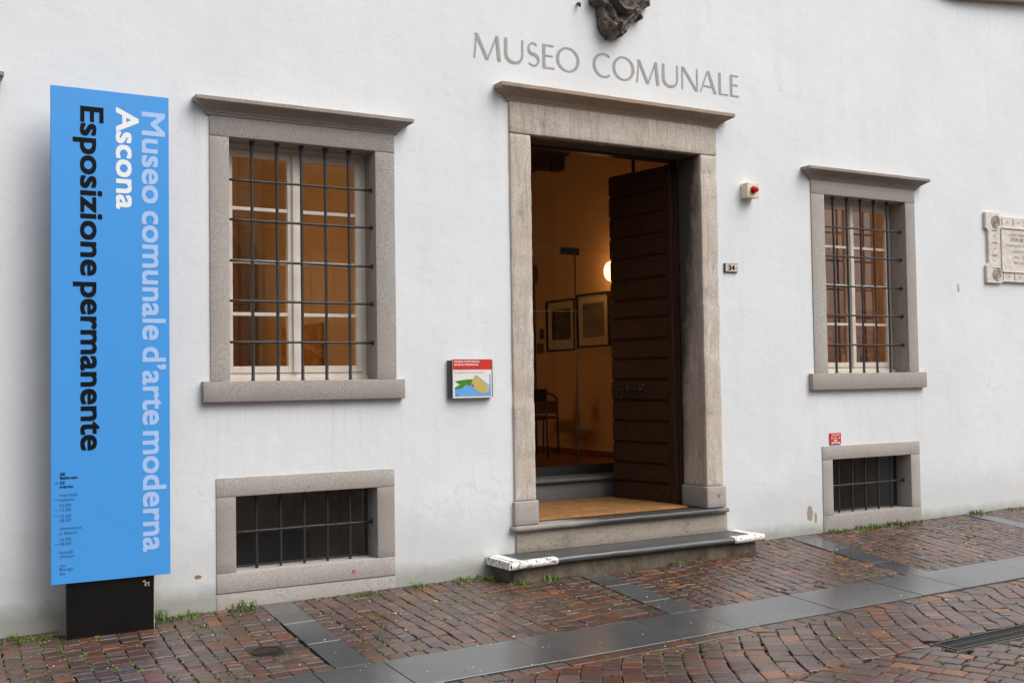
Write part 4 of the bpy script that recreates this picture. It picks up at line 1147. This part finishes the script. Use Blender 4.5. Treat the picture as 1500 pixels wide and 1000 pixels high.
rs = empty('hydrant_sign', (7.14, 0, .77), label='tiny red plate with white writing above the right cellar window', cat='sign')
MB().box(7.079, 7.208, -.010, -.001, .771, .866).build('plate', 'red', rs, bevel=.001)
text_obj('lettering', 'IDRANTE', 't_white', rs, (7.097, -.0108, .842), rt, upv, cap=.014, width=.092, bold=.01)
text_obj('lettering', 'N 12 - 4', 't_white', rs, (7.093, -.0108, .817), rt, upv, cap=.014, width=.10, bold=.02)
m_ = MB(); m_.box(7.137, 7.148, -.0110, -.0102, .778, .808); m_.box(7.122, 7.163, -.0110, -.0102, .801, .810); m_.box(7.094, 7.128, -.0110, -.0102, .779, .788); m_.box(7.158, 7.194, -.0110, -.0102, .779, .788)
m_.build('symbol', 't_white', rs)

# memorial plaque -------------------------------------------------
PX0, PX1, PZ0, PZ1 = 9.158, 10.42, 2.20, 2.868
pq = empty('memorial_plaque', (9.8, 0, 2.2), label='carved pale marble memorial plaque cut off by the right photo edge', cat='plaque')
nb2 = .055; ear = .215
out = []
def plaque_outline():
    a = PX0; b = PX1; c = PZ0; d = PZ1; i = .032
    return [(a, c), (a+ear, c), (a+ear+.02, c+i*.5), (b-ear-.02, c+i*.5), (b-ear, c), (b, c), (b, c+.165), (b-i*1.2, c+.20), (b-i*1.2, d-.20), (b, d-.165), (b, d), (b-ear, d), (b-ear-.02, d-i), (a+ear+.02, d-i), (a+ear, d), (a, d), (a, d-.145), (a+i*1.2, d-.175), (a+i*1.2, c+.19), (a, c+.165)]
MB().prism(plaque_outline(), -.030, -.001).build('slab', 'marble', pq, bevel=.003)
fx0, fx1, fz0, fz1 = PX0+.225, PX1-.225, PZ0+.118, PZ1-.145
fm = MB()
for a in ((fx0, fx1, fz1, fz1+.014), (fx0, fx1, fz0-.014, fz0), (fx0-.014, fx0, fz0, fz1), (fx1, fx1+.014, fz0, fz1)): fm.box(a[0], a[1], -.040, -.0305, a[2], a[3])
fm.build('moulding', 'marble', pq, bevel=.003)
tick = MB()
for z in [PZ1-.17-k*.118 for k in range(4)]: tick.box(PX0+.085, PX0+.165, -.0325, -.0308, z-.005, z+.003)
for z in [PZ1-.225-k*.118 for k in range(3)]: tick.box(PX0+.118, PX0+.13, -.0325, -.0308, z-.006, z+.006)
for k in range(10):
    x = PX0+.235+k*.085
    if x < PX1-.22:
        for zc in (PZ1-.08, PZ0+.065):
            if k % 2 == 0: tick.box(x-.004, x+.004, -.0325, -.0308, zc-.032, zc+.032)
            else: tick.box(x-.006, x+.006, -.0325, -.0308, zc-.006, zc+.006)
tick.build('carved_mark', 'engraved', pq)
for x, z in ((PX0+.145, PZ1-.085), (PX0+.145, PZ0+.09), (PX1-.145, PZ1-.085), (PX1-.145, PZ0+.09)):
    rm = MB()
    for r in (.058, .036, .014):
        rm.tube([(x+r*math.cos(t), -.034, z+r*math.sin(t)) for t in [2*math.pi*k/20 for k in range(21)]], .0055, 6, cap=False)
    ro = rm.build('rosette', 'marble', pq, smooth=True)
    gm = MB()
    for r in (.047, .025):
        n = 24; vs = []
        for k in range(n):
            t = 2*math.pi*k/n
            for rr in (r-.0045, r+.0045): vs.append((x+rr*math.cos(t), -.0312, z+rr*math.sin(t)))
        gm.add(vs, [(2*k, 2*k+1, (2*k+3) % (2*n), (2*k+2) % (2*n)) for k in range(n)])
    gm.build('groove', 'engraved', ro, normals=False)
cx = (fx0+fx1)/2
for s_, z, w_, h_, b_ in (('LODE ETERNA AL SACERDOTE', 2.655, .58, .024, 0), ('DON PIETRO PANCALDI', 2.605, .54, .034, .01), ('CHE QUESTA CASA DEL BORGO', 2.552, .66, .024, 0), ('LEGO CON GENEROSITA', 2.497, .50, .024, 0), ('AL COMUNE', 2.443, .46, .024, 0), ('PER L\u2019ASILO INFANTILE', 2.388, .46, .026, 0), ('1896', 2.333, .12, .022, 0)):
    if s_ == 'DON PIETRO PANCALDI': s_ = 'DON PIETRO'; w_ = .30; x_ = cx-.27
    else: x_ = cx-w_/2
    text_obj('inscription', s_, 'engraved', pq, (x_, -.0312, z), rt, upv, cap=h_, width=w_, bold=b_)

# carved coat of arms over the door ------------------------------------
ca_ = empty('coat_of_arms', (4.95, 0, 3.89), label='dark carved coat of arms with scrolls above the museum lettering', cat='coat of arms')
outl = [(4.838, 3.893), (4.881, 3.888), (4.94, 3.905), (4.997, 3.942), (5.015, 3.98), (5.035, 4.015), (5.08, 4.055), (5.122, 4.088), (5.128, 4.068), (5.150, 4.066), (5.162, 4.09), (5.158, 4.115), (5.160, 4.16), (5.172, 4.19), (5.20, 4.178), (5.235, 4.19), (5.245, 4.24), (5.22, 4.32), (5.235, 4.45), (5.18, 4.58), (5.06, 4.68), (4.95, 4.72), (4.84, 4.68), (4.74, 4.58), (4.68, 4.45), (4.69, 4.30), (4.695, 4.20), (4.690, 4.145), (4.715, 4.12), (4.755, 4.112), (4.760, 4.05), (4.763, 3.983), (4.786, 3.933)]
def inside(x, z):
    c = False; n = len(outl)
    for i in range(n):
        x1_, z1_ = outl[i]; x2_, z2_ = outl[i-1]
        if (z1_ > z) != (z2_ > z) and x < (x2_-x1_)*(z-z1_)/(z2_-z1_)+x1_: c = not c
    return c
def dist(x, z):
    m = 9
    for i in range(len(outl)):
        a = Vector(outl[i-1]); b = Vector(outl[i]); p = Vector((x, z)); ab = b-a; t = max(0, min(1, (p-a).dot(ab)/ab.length_squared)); m = min(m, (p-a-ab*t).length)
    return m
def relief(x, z):
    d = dist(x, z); h = .055+.05*(1-math.exp(-d/.03))
    u, v = (x-4.955)/.112, (z-4.255)/.150; r = math.hypot(u, v)
    h += .035*math.exp(-max(0, r-.6)**2/.4)
    if r < .98: h += .012*math.sin(math.atan2(v, u)*6)*.35*r
    h += .032*math.exp(-((r-1.05)/.06)**2)-.028*math.exp(-((r-1.30)/.06)**2)
    h += .055*math.exp(-(((x-4.875)/.055)**2+((z-3.965)/.05)**2)) + .020*math.exp(-(((x-4.855)/.02)**2+((z-3.985)/.015)**2)) + .018*math.exp(-(((x-4.895)/.02)**2+((z-3.985)/.015)**2))
    h -= .03*math.exp(-(((x-4.915)/.022)**2+((z-4.06)/.03)**2))
    e = abs((x-4.80)-(4.11-z)*.45); h -= .030*math.exp(-(e/.018)**2)*(1 if z < 4.12 else 0)
    e = abs((x-5.02)+(z-4.03)*-.9); h -= .020*math.exp(-(e/.015)**2)*(1 if z < 4.12 else 0)
    if z > 4.1: h += .015*math.sin(z*40+x*25)*(1 if r > 1.35 else 0)
    if z < 4.07:
        k = min(1, (4.07-z)/.03); h += k*(.016*noise.noise(Vector((x*42, z*42, 5)))+.010*math.sin((x-4.87)*95)*math.sin((z-3.9)*80))
        h += k*.018*math.exp(-(((x-4.885)/.035)**2+((z-3.925)/.018)**2))
    h += noise.noise(Vector((x*26, z*26, 3)))*.006+noise.noise(Vector((x*60, z*60, 8)))*.003
    return h
st_ = .009; vid = {}; vs, fs = [], []
nx_, nz_ = int(.6/st_), int(.86/st_)
ins = {(i, j): inside(4.67+i*st_, 3.875+j*st_) for i in range(nx_+2) for j in range(nz_+2)}
def vget(i, j, back=False):
    k = (i, j, back)
    if k not in vid:
        x, z = 4.67+i*st_, 3.875+j*st_
        vid[k] = len(vs); vs.append((x, -.001 if back else -relief(x, z), z))
    return vid[k]
cells = {(i, j) for i in range(nx_) for j in range(nz_) if all(ins[(i+a, j+b)] for a in (0, 1) for b in (0, 1))}
for i, j in cells:
    fs.append((vget(i, j), vget(i+1, j), vget(i+1, j+1), vget(i, j+1)))
    for (di, dj, a, b) in ((-1, 0, (i, j+1), (i, j)), (1, 0, (i+1, j), (i+1, j+1)), (0, -1, (i, j), (i+1, j)), (0, 1, (i+1, j+1), (i, j+1))):
        if (i+di, j+dj) not in cells: fs.append((vget(*a), vget(*a, True), vget(*b, True), vget(*b)))
MB().add(vs, fs).build('carved_shield', 'bronze', ca_, smooth=True)
rm = MB()
rm.tube([(4.955+.112*1.07*math.cos(t), -.150+.0*t, 4.255+.150*1.07*math.sin(t)) for t in [2*math.pi*k/40 for k in range(41)]], .008, 8, cap=False)
for k in range(34):
    t = 2*math.pi*k/34; rm.sphere((4.955+.112*1.24*math.cos(t), -.132, 4.255+.150*1.24*math.sin(t)), .007, .007, .007, 6, 4)
rm.build('beaded_ring', 'bronze', ca_, smooth=True)
hk = empty('iron_hook', (4.595, 0, 4.11), label='small rusty iron hook in the wall left of the coat of arms', cat='hook')
MB().tube([(4.600, .005, 4.125), (4.596, -.03, 4.12), (4.590, -.045, 4.105), (4.594, -.035, 4.092)], [.010, .010, .011, .007], 8).build('hook_shank', 'iron', hk, smooth=True)
# knocked hole in the plaster near the plaque
ch = MB().sphere((8.783, -.001, 2.148), .016, .006, .042, 10, 8)
chp = ch.build('plaster_chip', 'enamel', B, smooth=True)
# faded red marks on stone
M['redmark'] = mat_plain('red_paint_mark', (.50, .08, .06), .8)
for x, y, z in ((2.78, -.0105, .135), (5.83, -.0365, .425)):
    mk_ = MB(); 
    for a in range(3): mk_.add([(x-.012+a*.008, y, z-.014), (x-.008+a*.008, y, z-.014), (x-.004+a*.009, y, z+.012), (x-.009+a*.009, y, z+.012)], [(0, 1, 2, 3)])
    mk_.build('paint_mark', 'redmark', B, normals=False)

# ---------------------------------------------------------------- growth and litter
def blades(mb, cx, cy, r, h, n, flat=.8):
    for _ in range(n):
        a = random.uniform(0, 2*math.pi); d = r*math.sqrt(random.random()); x, y = cx+d*math.cos(a), cy+d*math.sin(a)*.6
        y = min(y, -.012) if cy > -.2 else y
        z = gz(x, y)-.004; hh = h*.8*random.uniform(.3, 1.1); b = random.uniform(0, 2*math.pi); ln = hh*random.uniform(.3, 1.1)*flat*1.6
        w_ = random.uniform(.002, .0045); dx, dy = math.cos(b), math.sin(b); px, py = -dy*w_, dx*w_
        m1 = (x+dx*ln*.35, y+dy*ln*.35, z+hh*.65); tp = (x+dx*ln, y+dy*ln, z+hh*(.9 if flat < .7 else .6))
        if tp[1] > -.012 and cy > -.25 and not 3.7 < cx < 6: tp = (tp[0], -.014, tp[2])
        mb.add([(x-px, y-py, z), (x+px, y+py, z), (m1[0]+px*.9, m1[1]+py*.9, m1[2]), (m1[0]-px*.9, m1[1]-py*.9, m1[2]), tp], [(0, 1, 2, 3), (3, 2, 4)])
tufts = [(1.53, -.04, .045, .13, 60, 'leafy green weed at the right foot of the black banner base'),
         (1.64, -.05, .05, .05, 60, 'low grass tuft at the wall foot right of the banner base'),
         (1.75, -.05, .05, .07, 60, 'grass tuft at the wall foot left of the left cellar window'),
         (2.05, -.05, .07, .10, 90, 'tall grass tuft against the plinth under the left cellar window'),
         (2.83, -.07, .06, .05, 60, 'grass tuft in front of the right part of the left cellar window'),
         (2.93, -.10, .035, .05, 50, 'round leafy weed below the right end of the left cellar window'),
         (3.24, -.05, .05, .06, 60, 'small weed at the wall foot below the museum sign'),
         (3.60, -.06, .11, .06, 150, 'wide grass tuft at the wall foot left of the door steps'),
         (3.75, -.10, .05, .06, 60, 'grass tuft beside the left end of the lower step'),
         (3.84, -.33, .06, .06, 70, 'grass tuft at the front left corner of the lower step'),
         (4.09, -.33, .05, .07, 70, 'grass tuft below the white painted left end of the step'),
         (5.30, -.33, .12, .03, 90, 'low grass line at the foot of the lower step, right half'),
         (7.08, -.05, .08, .07, 120, 'grass tuft at the left foot of the right cellar window'),
         (7.42, -.05, .09, .06, 140, 'grass tuft under the middle of the right cellar window'),
         (7.57, -.05, .07, .08, 120, 'bushy grass tuft just right of the middle of the right cellar window'),
         (7.83, -.05, .10, .08, 150, 'bright grass tuft under the right half of the right cellar window'),
         (8.05, -.06, .06, .05, 60, 'small grass tuft at the right foot of the right cellar window'),
         (8.90, -.05, .07, .08, 90, 'grass tuft at the wall foot by the top of the far grey strip'),
         (9.45, -.05, .12, .04, 80, 'low grass at the wall foot at the right photo edge'),
         (.76, -.03, .05, .05, 60, 'thin grass at the wall foot left of the banner base'),
         (.85, -.13, .08, .05, 130, 'flat grass patch between the setts left of the banner base')]
for x, y, r, h, n, lab in tufts:
    mb = MB(); blades(mb, x, y, r*1.25, h*.95, int(n*.55)); blades(mb, x+random.uniform(-.02, .02), y, r*1.8, h*.4, int(n*.35)); o = mb.build('grass_tuft', 'grass', normals=False); tag(o, lab, 'grass tuft', 'grass tufts along the wall foot')
# moss and tiny grass in the joints
mb = MB(); mm = MB()
for q in bayq+strq:
    for k in range(4):
        a, b = q[k], q[(k+1) % 4]
        t = random.random(); x, y = lin(a[0], b[0], t), lin(a[1], b[1], t)
        if not (.4 < x < 11 and -3.6 < y < -.01): continue
        den = .72+.9*noise.noise(Vector((x*1.3, y*2.2, 4)))+.8*noise.noise(Vector((x*5, y*5, 9)))
        den -= .25 if y > -1.4 else .42
        den += .30*max(0, 1+y/.5) if y > -.5 else 0
        if 3.0 < x < 4.4 and y > -1.2: den += .12
        if random.random() < den:
            if random.random() < .5: blades(mb, x, y, .014, random.uniform(.008, .022), 7, .9)
            for _ in range(3):
                xx, yy_ = x+random.uniform(-.02, .02)*(abs(b[0]-a[0])/(.12)+.15), y+random.uniform(-.02, .02)*(abs(b[1]-a[1])/.12+.15)
                s_ = random.uniform(.004, .009); z = gz(xx, yy_)-.009
                mm.sphere((xx, yy_, z), s_, s_, s_*.9, 5, 3)
tag(mb.build('joint_grass', 'grass', normals=False), 'tiny grass growing in the joints between the setts', 'grass', kind='stuff')
tag(mm.build('joint_moss', 'moss', normals=False), 'yellow green moss in the joints between the setts', 'moss', kind='stuff')
gm_ = MB()
for _ in range(2600):
    x = random.uniform(.5, 10.5)
    if 3.78 < x < 6.0: y = -.335-abs(random.gauss(0, .022))
    else: y = -.006-abs(random.gauss(0, .022))
    if 1.0 < x < 1.48: continue
    s_ = random.uniform(.0015, .0055)*(1.6 if random.random() < .06 else 1); z = gz(x, y)+random.uniform(-.004, .003)
    gm_.sphere((x, y, z), s_, s_*.8, s_*.6, 4, 3)
tag(gm_.build('wall_foot_grit', 'grit', normals=False), 'grit and leaf crumbs gathered along the foot of the wall', 'grit', kind='stuff')
# scattered white blossom petals
mb = MB()
for _ in range(520):
    x = random.uniform(.6, 9.5); y = -abs(random.gauss(0, 1.3))-.02 if random.random() < .75 else random.uniform(-3.4, -.02)
    if 3.7 < x < 6.05 and y > -.34: continue
    if y < -3.6 or (1.0 < x < 1.48 and y > -.24): continue
    r = random.uniform(.0025, .0055)*(1.3 if random.random() < .15 else 1); z = gz(x, y)+.005; n = 6
    a0 = random.random()*6; tl = random.uniform(-.4, .4)
    vs = [(x+r*math.cos(a0+2*math.pi*k/n), y+r*.8*math.sin(a0+2*math.pi*k/n), z+.002+tl*r*math.cos(2*math.pi*k/n)) for k in range(n)]+[(x, y, z)]
    mb.add(vs, [tuple(range(n))]+[(k, (k+1) % n, n) for k in range(n)])
for x, y, z in ((4.5, -.1, .145), (5.4, -.15, .145), (4.15, -.2, .145)): mb.sphere((x, y, z), .004, .004, .002, 6, 4)
tag(mb.build('petals', 'petal', normals=False), 'tiny white petals scattered over the wet setts', 'petals', kind='stuff')
# crushed stone litter near the manhole side: cigarette ends
for (x, y, a), lab in (((2.79, -.60, .9), 'orange cigarette end on the setts nearer the left cellar window'), ((3.13, -.46, .8), 'orange cigarette end on the setts nearer the door steps')):
    c = empty('cigarette_end', (x, y, gz(x, y)), label=lab, cat='cigarette end', group='cigarette ends on the setts')
    dx, dy = math.cos(a)*.013, -math.sin(a)*.013; z = gz(x, y)+.009
    MB().tube([(x-dx, y-dy, z), (x+dx, y+dy, z)], .0045, 10).build('filter', 'butt', c, smooth=True)
    MB().tube([(x+dx, y+dy, z), (x+dx*1.7, y+dy*1.7, z-.001)], [.0043, .003], 10).build('paper', 'paper', c, smooth=True)
# withered sprig stuck on the base
sp = empty('withered_sprig', (1.43, -.215, .24), label='pale withered sprig stuck to the top right of the black base', cat='sprig')
mb = MB()
for k in range(9):
    a = random.uniform(0, 6.28); l = random.uniform(.008, .022); x, z = 1.435, .232
    mb.add([(x, -.2135, z), (x+l*math.cos(a)-.003*math.sin(a), -.218, z+l*math.sin(a)+.003*math.cos(a)), (x+1.2*l*math.cos(a), -.217, z+1.2*l*math.sin(a)), (x+l*math.cos(a)+.003*math.sin(a), -.218, z+l*math.sin(a)-.003*math.cos(a))], [(0, 1, 2, 3)])
mb.build('dry_leaves', 'enamel', sp, normals=False)

# ---------------------------------------------------------------- opposite side of the street (seen only in reflections)
OB = empty('opposite_building', (4, -13, 0), label='plain shuttered house across the street behind the viewer', cat='building')
mb = MB(); mb.box(-9, 18, -16, -13, -1, 6.2); mb.build('wall', 'ochre', OB)
mb = MB(); mb.add([(-9.5, -12.5, 6.2), (18.5, -12.5, 6.2), (18.5, -16, 8), (-9.5, -16, 8)], [(0, 1, 2, 3)]); mb.build('roof', 'roof', OB, normals=False)
for r_ in range(2):
    for k in range(9):
        x = -7.5+k*2.9; z = .9+r_*2.9
        wv = MB().box(x, x+1.0, -13.0, -12.97, z, z+1.6).build('window', 'black', OB)
        for s_ in (x-.52, x+1.02):
            mbs = MB(); mbs.box(s_, s_+.5, -12.97, -12.93, z, z+1.6)
            for q_ in range(14): mbs.box(s_+.05, s_+.45, -12.93, -12.915, z+.06+q_*.108, z+.12+q_*.108)
            mbs.build('shutter', 'shutter', wv)
bpy.context.view_layer.update()
